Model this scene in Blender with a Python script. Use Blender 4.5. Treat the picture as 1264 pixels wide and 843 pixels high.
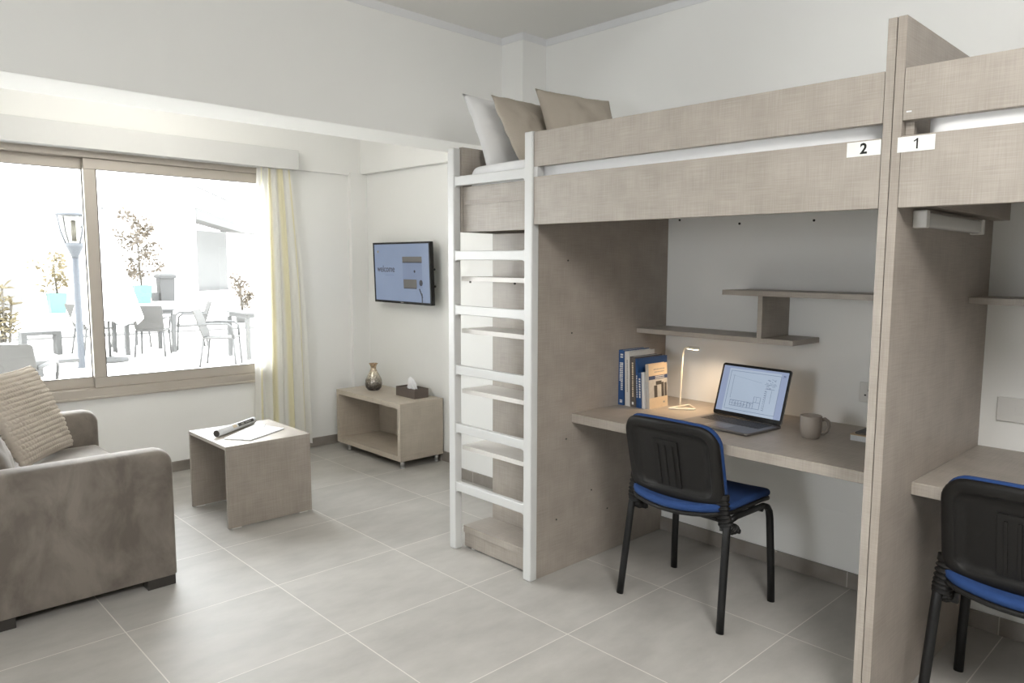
import bpy, bmesh, math, random
from mathutils import Vector, Matrix, noise
for o in list(bpy.data.objects): bpy.data.objects.remove(o)
SC = bpy.context.scene
COL = SC.collection
R = math.radians
rnd = random.Random(7)

# ------------------------------------------------------------------ camera
FPX, PITCH, YAW, ROLL, CX, CY, H = 911.93, .1059, .7968, .0096, 691.15, 424.99, 1.416
W_, H_ = 1264, 843
fw = Vector((math.sin(YAW)*math.cos(PITCH), math.cos(YAW)*math.cos(PITCH), -math.sin(PITCH)))
rt = Vector((math.cos(YAW), -math.sin(YAW), 0))
up = rt.cross(fw)
rt2 = rt*math.cos(ROLL)+up*math.sin(ROLL)
up2 = -rt*math.sin(ROLL)+up*math.cos(ROLL)
cd = bpy.data.cameras.new('camera')
cam = bpy.data.objects.new('camera', cd); COL.objects.link(cam)
M3 = Matrix((rt2, up2, -fw)).transposed()
cam.matrix_world = Matrix.Translation((0, 0, H)) @ M3.to_4x4()
cd.sensor_fit = 'HORIZONTAL'; cd.sensor_width = 36
cd.lens = FPX/W_*36
cd.shift_x = -(CX-W_/2)/W_
cd.shift_y = (CY-H_/2)/W_
cd.clip_end = 300; cd.clip_start = .02
SC.camera = cam

# ------------------------------------------------------------------ world, lights, exposure
WORLD = 15.5
LXW = -2.55
w = bpy.data.worlds.new('sky'); SC.world = w; w.use_nodes = True
bg = w.node_tree.nodes['Background']
bg.inputs[0].default_value = (.93, .965, 1, 1); bg.inputs[1].default_value = WORLD
def area(name, loc, size, size_y, power, color, direction, portal=False, spread=180):
    l = bpy.data.lights.new(name, 'AREA'); l.shape = 'RECTANGLE'; l.size = size; l.size_y = size_y
    l.energy = power; l.color = color; l.spread = R(spread)
    o = bpy.data.objects.new(name, l); COL.objects.link(o); o.location = loc
    o.rotation_euler = Vector(direction).to_track_quat('-Z', 'Y').to_euler()
    if portal: l.cycles.is_portal = True
    return o
area('window_portal', (.75, 5.42, 1.33), 3.3, 1.5, 1, (1, 1, 1), (0, -1, 0), True)
area('side_fill_portal', (LXW+.02, 1.4, 1.5), .8, 1.0, 1, (1, 1, 1), (1, 0, 0), True)  # portal at the left-wall opening, which is added to let in fill
def bulb(name, loc, r, power, color):
    l = bpy.data.lights.new(name, 'POINT'); l.energy = power; l.color = color; l.shadow_soft_size = r
    o = bpy.data.objects.new(name, l); COL.objects.link(o); o.location = loc; return o
bulb('room_lamp_light', (1.0, -.1, 2.40), .22, 49, (1, .99, .97))
area('rear_fill_light', (.2, -.9, 2.62), 1.2, .3, 22, (1, .985, .96), (.25, .62, -1), False, 95)  # added fill behind the camera, brightens low camera-facing sides
bulb('niche_lamp_light', (1.45, 4.2, 2.40), .2, 14, (1, .965, .9))
vs = SC.view_settings
SC.display_settings.display_device = 'sRGB'
vs.view_transform = 'Standard'; vs.look = 'None'; vs.gamma = 1; vs.use_curve_mapping = False
vs.exposure = 0.13
OUTK = 10/WORLD

# ------------------------------------------------------------------ materials
def lin(c):
    return tuple(((x/255)/12.92 if x/255 <= .04045 else ((x/255+.055)/1.055)**2.4) for x in c)
def new_mat(name):
    m = bpy.data.materials.new(name); m.use_nodes = True
    return m, m.node_tree, m.node_tree.nodes['Principled BSDF']
def N(nt, t, **kw):
    n = nt.nodes.new(t)
    for k, v in kw.items(): setattr(n, k, v)
    return n
def mat(name, col, rough=.5, metal=0, var=.04, scale=30, bump=0, bscale=200, spec=.5, coords='Object'):
    """plain colour with fine procedural mottling"""
    m, nt, b = new_mat(name)
    tc = N(nt, 'ShaderNodeTexCoord'); nz = N(nt, 'ShaderNodeTexNoise'); nz.inputs['Scale'].default_value = scale
    nz.inputs['Detail'].default_value = 3
    nt.links.new(tc.outputs[coords], nz.inputs['Vector'])
    mx = N(nt, 'ShaderNodeMix', data_type='RGBA')
    mx.inputs[6].default_value = (*[max(0, c*(1-var)) for c in col], 1)
    mx.inputs[7].default_value = (*[min(1, c*(1+var)) for c in col], 1)
    nt.links.new(nz.outputs['Fac'], mx.inputs[0]); nt.links.new(mx.outputs[2], b.inputs['Base Color'])
    b.inputs['Roughness'].default_value = rough; b.inputs['Metallic'].default_value = metal
    b.inputs['Specular IOR Level'].default_value = spec
    if bump:
        n2 = N(nt, 'ShaderNodeTexNoise'); n2.inputs['Scale'].default_value = bscale
        nt.links.new(tc.outputs[coords], n2.inputs['Vector'])
        bp = N(nt, 'ShaderNodeBump'); bp.inputs['Strength'].default_value = bump; bp.inputs['Distance'].default_value = .002
        nt.links.new(n2.outputs['Fac'], bp.inputs['Height']); nt.links.new(bp.outputs[0], b.inputs['Normal'])
    return m
def laminate(name, dark, light, rough=.45, scale=1.0):
    """linen-weave laminate: crossed streaky noises"""
    m, nt, b = new_mat(name)
    tc = N(nt, 'ShaderNodeTexCoord')
    outs = []
    for sc in ((9, 9, 420), (420, 9, 9), (9, 420, 9)):
        mp = N(nt, 'ShaderNodeMapping'); mp.inputs['Scale'].default_value = tuple(s*scale for s in sc)
        nz = N(nt, 'ShaderNodeTexNoise'); nz.inputs['Scale'].default_value = 1; nz.inputs['Detail'].default_value = 2
        nt.links.new(tc.outputs['Object'], mp.inputs[0]); nt.links.new(mp.outputs[0], nz.inputs['Vector'])
        outs.append(nz.outputs['Fac'])
    a = N(nt, 'ShaderNodeMath', operation='ADD'); nt.links.new(outs[0], a.inputs[0]); nt.links.new(outs[1], a.inputs[1])
    a2 = N(nt, 'ShaderNodeMath', operation='ADD'); nt.links.new(a.outputs[0], a2.inputs[0]); nt.links.new(outs[2], a2.inputs[1])
    mr = N(nt, 'ShaderNodeMapRange'); mr.inputs[1].default_value = 1.15; mr.inputs[2].default_value = 1.85
    nt.links.new(a2.outputs[0], mr.inputs[0])
    mx = N(nt, 'ShaderNodeMix', data_type='RGBA')
    mx.inputs[6].default_value = (*dark, 1); mx.inputs[7].default_value = (*light, 1)
    nt.links.new(mr.outputs[0], mx.inputs[0]); nt.links.new(mx.outputs[2], b.inputs['Base Color'])
    b.inputs['Roughness'].default_value = rough
    bp = N(nt, 'ShaderNodeBump'); bp.inputs['Strength'].default_value = .12; bp.inputs['Distance'].default_value = .001
    nt.links.new(mr.outputs[0], bp.inputs['Height']); nt.links.new(bp.outputs[0], b.inputs['Normal'])
    return m
def emis(name, col, strength=1, rough=.25):
    m, nt, b = new_mat(name)
    b.inputs['Base Color'].default_value = (.01, .01, .01, 1); b.inputs['Roughness'].default_value = rough
    tc = N(nt, 'ShaderNodeTexCoord'); nz = N(nt, 'ShaderNodeTexNoise'); nz.inputs['Scale'].default_value = 4
    nt.links.new(tc.outputs['Object'], nz.inputs['Vector'])
    mx = N(nt, 'ShaderNodeMix', data_type='RGBA')
    mx.inputs[6].default_value = (*[c*.9 for c in col], 1); mx.inputs[7].default_value = (*[c*1.08 for c in col], 1)
    nt.links.new(nz.outputs['Fac'], mx.inputs[0]); nt.links.new(mx.outputs[2], b.inputs['Emission Color'])
    b.inputs['Emission Strength'].default_value = strength
    return m

LAM = laminate('linen_laminate', (.315, .279, .24), (.415, .373, .326))
LAMC = laminate('oat_laminate', (.44, .385, .315), (.55, .485, .405))
LAMD = laminate('linen_laminate_panel', (.30, .262, .225), (.39, .345, .30))
LAMW = laminate('pale_laminate', (.68, .65, .61), (.76, .735, .70), rough=.4)
WHITE = mat('white_paint_wood', (.62, .622, .61), .35, var=.015)
WALL = mat('wall_paint', (.875, .873, .85), .85, var=.012, scale=2.5, bump=.05, bscale=90)
CEIL = mat('ceiling_paint', (.80, .79, .76), .9, var=.01, scale=2)
CORN = mat('cornice_profile', (.78, .785, .79), .7, var=.02)
ALU = mat('champagne_aluminium', (.50, .455, .40), .45, metal=.15, var=.03, scale=8)
ALUD = mat('window_gasket', (.08, .075, .07), .6)
BLACK = mat('black_plastic', (.010, .0092, .0085), .5, var=.1, bump=.15, bscale=600, spec=.3)
BLACKM = mat('black_metal', (.008, .008, .008), .42, var=.1, spec=.35)
BLUE = mat('blue_fabric', (.013, .048, .17), .9, var=.12, scale=400, bump=.3, bscale=900)
DARKS = mat('dark_screw', (.05, .045, .04), .4)
SHEET = mat('white_sheet', (.88, .88, .88), .9, var=.02, scale=12, bump=.9, bscale=22)
TAN = mat('tan_linen', (.44, .39, .325), .92, var=.06, scale=300, bump=.25, bscale=900)
VELVET = None
CHROME = mat('brushed_steel', (.55, .55, .55), .3, metal=.9, var=.03)
WPLAS = mat('white_plastic', (.72, .71, .68), .4, var=.01)
MUG = mat('taupe_stoneware', (.27, .235, .205), .5, var=.05, scale=60)
BROWN = mat('dark_brown_leatherette', (.12, .095, .08), .6, var=.15, scale=120, bump=.2, bscale=400)
TISSUE = mat('tissue_paper', (.82, .82, .82), .9, var=.01)
PAPER = mat('white_paper', (.74, .75, .76), .6, var=.02)
SPACE = mat('space_grey_metal', (.16, .15, .145), .38, metal=.6, var=.03)
KEYS = mat('black_keys', (.02, .02, .022), .5)

def velvet():
    m, nt, b = new_mat('taupe_velvet')
    tc = N(nt, 'ShaderNodeTexCoord'); mp = N(nt, 'ShaderNodeMapping'); mp.inputs['Scale'].default_value = (4, 3, 2.2)
    nz = N(nt, 'ShaderNodeTexNoise'); nz.inputs['Scale'].default_value = 1.6; nz.inputs['Detail'].default_value = 5; nz.inputs['Roughness'].default_value = .62
    nz.inputs['Distortion'].default_value = .4
    nt.links.new(tc.outputs['Object'], mp.inputs[0]); nt.links.new(mp.outputs[0], nz.inputs['Vector'])
    cr = N(nt, 'ShaderNodeValToRGB'); e = cr.color_ramp.elements
    e[0].position = .38; e[0].color = (.125, .106, .088, 1); e[1].position = .62; e[1].color = (.215, .187, .157, 1)
    nt.links.new(nz.outputs['Fac'], cr.inputs[0]); nt.links.new(cr.outputs[0], b.inputs['Base Color'])
    b.inputs['Roughness'].default_value = .75
    b.inputs['Sheen Weight'].default_value = .55; b.inputs['Sheen Roughness'].default_value = .35
    b.inputs['Sheen Tint'].default_value = (.9, .85, .8, 1)
    n2 = N(nt, 'ShaderNodeTexNoise'); n2.inputs['Scale'].default_value = 500; nt.links.new(tc.outputs['Object'], n2.inputs['Vector'])
    bp = N(nt, 'ShaderNodeBump'); bp.inputs['Strength'].default_value = .15; bp.inputs['Distance'].default_value = .001
    nt.links.new(n2.outputs['Fac'], bp.inputs['Height']); nt.links.new(bp.outputs[0], b.inputs['Normal'])
    return m
VELVET = velvet()

def tile_floor():
    m, nt, b = new_mat('stone_tile')
    geo = N(nt, 'ShaderNodeNewGeometry'); sep = N(nt, 'ShaderNodeSeparateXYZ'); nt.links.new(geo.outputs['Position'], sep.inputs[0])
    def mth(op, a, c=None):
        n = N(nt, 'ShaderNodeMath', operation=op)
        for i, v in enumerate((a, c)):
            if v is None: continue
            if isinstance(v, (int, float)): n.inputs[i].default_value = v
            else: nt.links.new(v, n.inputs[i])
        return n.outputs[0]
    T = .6002
    fx = mth('DIVIDE', mth('SUBTRACT', sep.outputs[0], .7746-12*T), T)
    fy = mth('DIVIDE', mth('SUBTRACT', sep.outputs[1], 3.0749-12*T), T)
    dx = mth('MINIMUM', mth('FRACT', fx), mth('SUBTRACT', 1, mth('FRACT', fx)))
    dy = mth('MINIMUM', mth('FRACT', fy), mth('SUBTRACT', 1, mth('FRACT', fy)))
    d = mth('MINIMUM', dx, dy)
    grout = mth('LESS_THAN', d, .0032)
    cmb = N(nt, 'ShaderNodeCombineXYZ'); nt.links.new(mth('FLOOR', fx), cmb.inputs[0]); nt.links.new(mth('FLOOR', fy), cmb.inputs[1])
    wn = N(nt, 'ShaderNodeTexWhiteNoise'); nt.links.new(cmb.outputs[0], wn.inputs['Vector'])
    # stone veining: stretched noise, offset per tile
    off = N(nt, 'ShaderNodeVectorMath', operation='MULTIPLY_ADD')
    nt.links.new(wn.outputs['Color'], off.inputs[0]); off.inputs[1].default_value = (9, 9, 9); nt.links.new(geo.outputs['Position'], off.inputs[2])
    mp = N(nt, 'ShaderNodeMapping'); mp.inputs['Scale'].default_value = (1.5, 2.8, 1); nt.links.new(off.outputs[0], mp.inputs[0])
    nz = N(nt, 'ShaderNodeTexNoise'); nz.inputs['Scale'].default_value = 2.2; nz.inputs['Detail'].default_value = 7; nz.inputs['Roughness'].default_value = .62
    nt.links.new(mp.outputs[0], nz.inputs['Vector'])
    cr = N(nt, 'ShaderNodeValToRGB'); e = cr.color_ramp.elements
    e[0].position = .3; e[0].color = (.365, .348, .322, 1); e[1].position = .72; e[1].color = (.475, .457, .425, 1)
    nt.links.new(nz.outputs['Fac'], cr.inputs[0])
    hv = N(nt, 'ShaderNodeHueSaturation'); nt.links.new(cr.outputs[0], hv.inputs['Color'])
    nt.links.new(mth('ADD', mth('MULTIPLY', wn.outputs['Value'], .08), .96), hv.inputs['Value'])
    mx = N(nt, 'ShaderNodeMix', data_type='RGBA'); nt.links.new(grout, mx.inputs[0])
    nt.links.new(hv.outputs[0], mx.inputs[6]); mx.inputs[7].default_value = (.68, .65, .60, 1)
    nt.links.new(mx.outputs[2], b.inputs['Base Color'])
    rr = mth('ADD', mth('MULTIPLY', nz.outputs['Fac'], .12), .45)
    rg = mth('MAXIMUM', rr, mth('MULTIPLY', grout, .8)); nt.links.new(rg, b.inputs['Roughness'])
    bp = N(nt, 'ShaderNodeBump'); bp.inputs['Strength'].default_value = .3; bp.inputs['Distance'].default_value = .001
    nt.links.new(mth('SUBTRACT', 1, grout), bp.inputs['Height']); nt.links.new(bp.outputs[0], b.inputs['Normal'])
    return m
TILE = tile_floor()
def skirt_mat():
    m, nt, b = new_mat('skirting_tile')
    geo = N(nt, 'ShaderNodeNewGeometry')
    nz = N(nt, 'ShaderNodeTexNoise'); nz.inputs['Scale'].default_value = 7; nz.inputs['Detail'].default_value = 5
    nt.links.new(geo.outputs['Position'], nz.inputs['Vector'])
    cr = N(nt, 'ShaderNodeValToRGB'); e = cr.color_ramp.elements
    e[0].position = .35; e[0].color = (.23, .205, .18, 1); e[1].position = .7; e[1].color = (.32, .29, .26, 1)
    nt.links.new(nz.outputs['Fac'], cr.inputs[0])
    sep = N(nt, 'ShaderNodeSeparateXYZ'); nt.links.new(geo.outputs['Position'], sep.inputs[0])
    def mth(op, a, c=None):
        n = N(nt, 'ShaderNodeMath', operation=op)
        for i, v in enumerate((a, c)):
            if v is None: continue
            if isinstance(v, (int, float)): n.inputs[i].default_value = v
            else: nt.links.new(v, n.inputs[i])
        return n.outputs[0]
    fy = mth('FRACT', mth('DIVIDE', mth('SUBTRACT', sep.outputs[1], 1.29-6.002), .6002))
    g = mth('LESS_THAN', mth('MINIMUM', fy, mth('SUBTRACT', 1, fy)), .0035)
    mx = N(nt, 'ShaderNodeMix', data_type='RGBA'); nt.links.new(g, mx.inputs[0]); nt.links.new(cr.outputs[0], mx.inputs[6]); mx.inputs[7].default_value = (.5, .46, .42, 1)
    nt.links.new(mx.outputs[2], b.inputs['Base Color']); b.inputs['Roughness'].default_value = .45
    return m
SKIRT = skirt_mat()
def glass_mat(name, tint=(1, 1, 1), refl=.06):
    m, nt, b = new_mat(name); nt.nodes.remove(b)
    out = nt.nodes['Material Output']
    tr = N(nt, 'ShaderNodeBsdfTransparent'); tr.inputs[0].default_value = (*tint, 1)
    gl = N(nt, 'ShaderNodeBsdfGlossy'); gl.inputs['Roughness'].default_value = .02
    fr = N(nt, 'ShaderNodeFresnel'); fr.inputs[0].default_value = 1.35
    mx = N(nt, 'ShaderNodeMixShader'); nt.links.new(fr.outputs[0], mx.inputs[0])
    nt.links.new(tr.outputs[0], mx.inputs[1]); nt.links.new(gl.outputs[0], mx.inputs[2]); nt.links.new(mx.outputs[0], out.inputs[0])
    return m
GLASS = glass_mat('window_glass', (.98, .985, .98))

# ------------------------------------------------------------------ geometry helpers
class MB:
    def __init__(s): s.v = []; s.f = []; s.smooth = []; s.uv = None
    def add(s, vs, fs, smooth=False):
        b = len(s.v); s.v += [Vector(v) for v in vs]; s.f += [tuple(i+b for i in f) for f in fs]; s.smooth += [smooth]*len(fs); return s
    def box(s, x0, x1, y0, y1, z0, z1):
        vs = [(x, y, z) for z in (z0, z1) for y in (y0, y1) for x in (x0, x1)]
        return s.add(vs, [(0, 2, 3, 1), (4, 5, 7, 6), (0, 1, 5, 4), (2, 6, 7, 3), (0, 4, 6, 2), (1, 3, 7, 5)])
    def obox(s, o, ex, ey, ez, a, b, c):
        """box spanning o + [0,a]ex + [0,b]ey + [0,c]ez"""
        o, ex, ey, ez = map(Vector, (o, ex, ey, ez))
        vs = [o+ex*x+ey*y+ez*z for z in (0, c) for y in (0, b) for x in (0, a)]
        return s.add(vs, [(0, 2, 3, 1), (4, 5, 7, 6), (0, 1, 5, 4), (2, 6, 7, 3), (0, 4, 6, 2), (1, 3, 7, 5)])
    def loops(s, loops, cap0=True, cap1=True, smooth=True, closed=True):
        n = len(loops[0]); vs = [p for l in loops for p in l]; fs = []
        for i in range(len(loops)-1):
            for j in range(n if closed else n-1):
                a = i*n+j; b = i*n+(j+1) % n
                fs.append((a, b, b+n, a+n))
        if cap0: fs.append(tuple(reversed(range(n))))
        if cap1: fs.append(tuple((len(loops)-1)*n+k for k in range(n)))
        return s.add(vs, fs, smooth)
    def lathe(s, prof, c=(0, 0, 0), n=28, smooth=True, cap0=True, cap1=True):
        c = Vector(c)
        return s.loops([[c+Vector((r*math.cos(2*math.pi*k/n), r*math.sin(2*math.pi*k/n), z)) for k in range(n)] for r, z in prof], cap0, cap1, smooth)
    def tube(s, pts, r, n=10, ry=None, smooth=True, closed=False, refup=None):
        pts = [Vector(p) for p in pts]; L = []; rr = r if isinstance(r, (list, tuple)) else [r]*len(pts)
        prev = None
        for i, p in enumerate(pts):
            if closed: t = (pts[(i+1) % len(pts)]-pts[i-1]).normalized()
            else: t = (pts[min(i+1, len(pts)-1)]-pts[max(i-1, 0)]).normalized()
            if prev is None:
                a = Vector(refup) if refup else (Vector((0, 0, 1)) if abs(t.z) < .9 else Vector((0, 1, 0)))
                u = t.cross(a).normalized()
            else: u = (prev-t*prev.dot(t)).normalized()
            prev = u; v = t.cross(u)
            q = (ry or rr[i]) if not isinstance(ry, (list, tuple)) else ry[i]
            L.append([p+u*rr[i]*math.cos(2*math.pi*k/n)+v*q*math.sin(2*math.pi*k/n) for k in range(n)])
        if closed: L.append(L[0]); return s.loops(L, False, False, smooth)
        return s.loops(L, True, True, smooth)
    def build(s, name, material, parent=None, bevel=0, seg=2, tag=None, autos=True, origin=None, sub=0):
        vs = s.v
        if parent is not None: inv = root_matrix(parent).inverted(); off = None
        else:
            if origin is None:
                xs = [v.x for v in vs]; ys = [v.y for v in vs]; zs = [v.z for v in vs]
                origin = Vector(((min(xs)+max(xs))/2, (min(ys)+max(ys))/2, min(zs)))
            inv = Matrix.Translation(-Vector(origin))
        me = bpy.data.meshes.new(name); me.from_pydata([inv @ v for v in vs], [], s.f)
        me.polygons.foreach_set('use_smooth', s.smooth)
        if s.uv:
            ul = me.uv_layers.new(name='UVMap')
            for lp in me.loops: ul.data[lp.index].uv = s.uv[lp.vertex_index]
        bm = bmesh.new(); bm.from_mesh(me); bmesh.ops.recalc_face_normals(bm, faces=bm.faces); bm.to_mesh(me); bm.free()
        me.update()
        o = bpy.data.objects.new(name, me); COL.objects.link(o)
        me.materials.append(material)
        if parent is not None: o.parent = parent
        else: o.location = origin
        if bevel:
            md = o.modifiers.new('bevel', 'BEVEL'); md.width = bevel; md.segments = seg; md.limit_method = 'ANGLE'; md.angle_limit = R(40)
            me.polygons.foreach_set('use_smooth', [True]*len(me.polygons))
            md.harden_normals = True
        if sub:
            md = o.modifiers.new('sub', 'SUBSURF'); md.levels = sub; md.render_levels = sub
        return o
def root_matrix(o):
    m = Matrix.Translation(o.location) @ o.rotation_euler.to_matrix().to_4x4()
    return (root_matrix(o.parent) @ m) if o.parent else m
def thing(name, label, cat, loc=(0, 0, 0), rotz=0, group=None):
    o = bpy.data.objects.new(name, None); COL.objects.link(o); o.empty_display_size = .1
    o.location = loc; o.rotation_euler = (0, 0, rotz); o['label'] = label; o['category'] = cat
    if group: o['group'] = group
    return o
def tag(o, label, cat, group=None, kind=None):
    if label: o['label'] = label
    if cat: o['category'] = cat
    if group: o['group'] = group
    if kind: o['kind'] = kind
    return o
def struct(o): o['kind'] = 'structure'; return o
def bx(*a): return MB().box(*a)
def copy_tree(o, parent=None):
    c = o.copy(); COL.objects.link(c); c.parent = parent
    for ch in list(o.children): copy_tree(ch, c)
    return c
def rr_outline(w, h, r, n=8):
    """rounded rectangle outline centred on 0, counter-clockwise"""
    r = max(min(r, w/2-1e-4, h/2-1e-4), 1e-4); P = []
    for cx, cy, a0 in ((w/2-r, h/2-r, 0), (-w/2+r, h/2-r, 90), (-w/2+r, -h/2+r, 180), (w/2-r, -h/2+r, 270)):
        for k in range(n):
            a = R(a0+90*k/(n-1)); P.append((cx+r*math.cos(a), cy+r*math.sin(a)))
    # subdivide straight spans
    Q = []
    for i, p in enumerate(P):
        q = P[(i+1) % len(P)]; Q.append(p)
        L = math.hypot(q[0]-p[0], q[1]-p[1])
        if (i+1) % n == 0:
            for k in range(1, 8): Q.append((p[0]+(q[0]-p[0])*k/8, p[1]+(q[1]-p[1])*k/8))
    return Q
def pad(mb, w, h, r, t0, t1, edge, warp, crown=0, nr=7, es=4, smooth=True):
    """rounded-rectangle pad from height t0 to t1, edges rounded by `edge`, crowned top; warp(u,v,t)->point"""
    loops = []
    def ring(inset, t, s=1.0):
        pts = rr_outline(w-2*inset, h-2*inset, r-inset)
        return [Vector(warp(u*s, v*s, t)) for u, v in pts]
    for k in range(nr): loops.append(ring(edge, t0, .02+.98*k/(nr-1)))
    for k in range(1, es+1):
        a = R(90*k/es); loops.append(ring(edge*(1-math.sin(a)), t0+edge*(1-math.cos(a))))
    for k in range(1, es+1):
        a = R(90*k/es); loops.append(ring(edge*(1-math.cos(a)), t1-edge*(1-math.sin(a))))
    for k in range(1, nr):
        s = 1-.98*k/(nr-1); loops.append(ring(edge, t1+crown*(1-s*s), s))
    mb.loops(loops, True, True, smooth)
    return mb
def pillow_mb(w, h, t, o, ex, ey, seed=0, n=26, wr=.006, pinch=.05, knit=None, ears=0, uvs=False):
    """cushion centred at o, ex/ey in-plane unit axes, thickness t"""
    o, ex, ey = Vector(o), Vector(ex).normalized(), Vector(ey).normalized(); en = ex.cross(ey).normalized()
    mb = MB(); vs = []; fs = []
    for side in (1, -1):
        for j in range(n+1):
            for i in range(n+1):
                u = -1+2*i/n; v = -1+2*j/n
                pu = 1-pinch*(1-v*v)*abs(u)**3; pv = 1-pinch*(1-u*u)*abs(v)**3
                pu = 1-pinch*(1-v*v); pv = 1-pinch*(1-u*u)
                f = max(0, (1-abs(u)**2.6))**.55*max(0, (1-abs(v)**2.6))**.55
                d = t/2*f
                wv = noise.noise(Vector((u*2.2+seed, v*2.2, side*3.1)))*wr*2.5+noise.noise(Vector((u*6+seed*2, v*6, side)))*wr
                k = 0
                if knit and f > .02: k = knit(u, v)*min(1, f*8)
                p = o+ex*(u*pu*w/2)+ey*(v*pv*h/2)+en*side*(d+wv*f+k)
                vs.append(p)
    m = (n+1)*(n+1)
    for s in (0, 1):
        for j in range(n):
            for i in range(n):
                a = s*m+j*(n+1)+i
                q = (a, a+1, a+n+2, a+n+1)
                fs.append(q if s == 0 else tuple(reversed(q)))
    mb.add(vs, fs, True)
    # weld borders
    mb.weld = True
    return mb
def weld(o, d=1e-4):
    bm = bmesh.new(); bm.from_mesh(o.data); bmesh.ops.remove_doubles(bm, verts=bm.verts, dist=d)
    bmesh.ops.recalc_face_normals(bm, faces=bm.faces); bm.to_mesh(o.data); bm.free(); o.data.update(); return o
def text_mesh(txt, size, name, material, mw, parent=None, extrude=.0004, bold=0):
    c = bpy.data.curves.new('t', 'FONT'); c.body = txt; c.size = size; c.extrude = extrude; c.align_x = 'CENTER'; c.align_y = 'CENTER'
    c.offset = bold
    t = bpy.data.objects.new('t', c); COL.objects.link(t)
    dg = bpy.context.evaluated_depsgraph_get(); me = bpy.data.meshes.new_from_object(t.evaluated_get(dg))
    bpy.data.objects.remove(t)
    inv = root_matrix(parent).inverted() if parent else Matrix.Identity(4)
    me.transform(inv @ mw); me.materials.clear(); me.materials.append(material)
    o = bpy.data.objects.new(name, me); COL.objects.link(o)
    if parent: o.parent = parent
    return o
def frame3(o, ex, ey):
    ex = Vector(ex).normalized(); ey = Vector(ey).normalized(); ez = ex.cross(ey)
    m = Matrix((ex, ey, ez)).transposed().to_4x4(); m.translation = Vector(o); return m

# ================================================================== SETTING
RX, BY, LX, FY, CZ = 3.175, 5.295, -2.55, -2.45, 2.745
struct(bx(LX-.2, RX+.2, FY-.2, BY+.25, -.12, 0).build('floor', TILE))
struct(bx(LX-.2, RX+.2, FY-.2, BY+.25, CZ, CZ+.12).build('ceiling', CEIL))
struct(bx(RX, RX+.2, FY-.2, BY, 0, CZ).build('wall_right', WALL))
WX0, WX1, WZ0, WZ1 = -.95, 2.42, .561, 2.093
m = MB().box(LX, RX+.2, BY, BY+.25, 0, WZ0).box(LX, RX+.2, BY, BY+.25, WZ1, CZ).box(LX, WX0, BY, BY+.25, WZ0, WZ1).box(WX1, RX+.2, BY, BY+.25, WZ0, WZ1)
struct(m.build('wall_back', WALL))
# left wall with an unseen opening added for fill light; plain wall behind the camera
m = MB().box(LX-.2, LX, FY, BY, 0, 1.0).box(LX-.2, LX, FY, BY, 2.0, CZ).box(LX-.2, LX, FY, 1.0, 1.0, 2.0).box(LX-.2, LX, 1.8, BY, 1.0, 2.0)
struct(m.build('wall_left', WALL))
struct(bx(LX-.2, RX+.2, FY-.2, FY, 0, CZ).build('wall_front', WALL))
struct(bx(LX, RX, 3.42, 3.76, 2.105, CZ).build('ceiling_beam', WALL, bevel=.004))
struct(bx(2.985, RX, 3.24, 3.87, 0, CZ-.0).build('wall_column', WALL, bevel=.003))
struct(bx(3.03, RX, 5.255, BY, 0, 2.12).build('corner_pilaster', WALL, bevel=.002))
# shallow bands above the window and along the niche wall
struct(bx(LX, RX, BY-.02, BY, 2.10, CZ).build('trim_1', WALL, bevel=.002))
struct(bx(RX-.045, RX, 3.87, BY-.02, 2.115, CZ).build('trim_2', WALL, bevel=.002))
struct(bx(RX-.008, RX, -1.15, 2.33, .335, .70).build('trim_3', WALL, bevel=.002))
# pelmet over the window
pel = bx(-1.5, 2.565, 5.16, 5.275, 2.085, 2.225).build('trim_4', mat('pelmet_paint', (.68, .68, .665), .6, var=.01), bevel=.002); struct(pel)
# cornice profile under the ceiling
t_ = .005
m = MB().box(LX, 2.985, 3.42-t_, 3.42, 2.705, CZ).box(2.985-t_, 2.985, 3.24, 3.42-t_, 2.705, CZ).box(2.985-t_, RX, 3.24-t_, 3.24, 2.705, CZ).box(RX-t_, RX, FY, 3.24-t_, 2.705, CZ)
struct(m.build('trim_5', CORN))
# dark joints of the cornice corners
# skirting
def sk(name, *b): return struct(bx(*b).build(name, SKIRT, bevel=.002))
sk('baseboard_back', LX, 3.03, BY-.011, BY, 0, .07)
struct(MB().box(RX-.011, RX, FY, 3.24, 0, .072).box(RX-.011, RX, 3.87, 5.255, 0, .072).build('baseboard_right', SKIRT, bevel=.002))
struct(MB().box(2.974, 2.985, 3.24-.011, 3.881, 0, .072).box(2.985, RX, 3.229, 3.24, 0, .072).build('baseboard_column', SKIRT, bevel=.002))
sk('baseboard_left', LX, LX+.011, FY, BY, 0, .07)

# window: outer frame, two sliding sashes
win = bpy.data.objects.new('window_1', None); COL.objects.link(win); win.location = (WX0, BY, WZ0); struct(win)
def ring(m, x0, x1, z0, z1, y0, y1, wd, wt=None):
    wt = wt or wd
    return m.box(x0, x1, y0, y1, z0, z0+wd).box(x0, x1, y0, y1, z1-wt, z1).box(x0, x0+wd, y0, y1, z0+wd, z1-wt).box(x1-wd, x1, y0, y1, z0+wd, z1-wt)
m = ring(MB(), WX0, WX1, WZ0, WZ1, BY-.018, BY+.11, .06, .048)
m.box(WX0, WX1, BY-.03, BY-.018, WZ0-.004, WZ0+.012).box(WX0, WX1, BY-.026, BY-.018, WZ1-.012, WZ1+.006)
m.build('window_frame', ALU, win, bevel=.003)
m = ring(MB(), 1.243, WX1-.02, .622, 2.045, BY+.004, BY+.04, .066)
s1 = m.build('sash', ALU, win, bevel=.003)
bx(1.30, WX1-.08, BY+.020, BY+.026, .68, 1.985).build('glass_pane', GLASS, s1)
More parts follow.
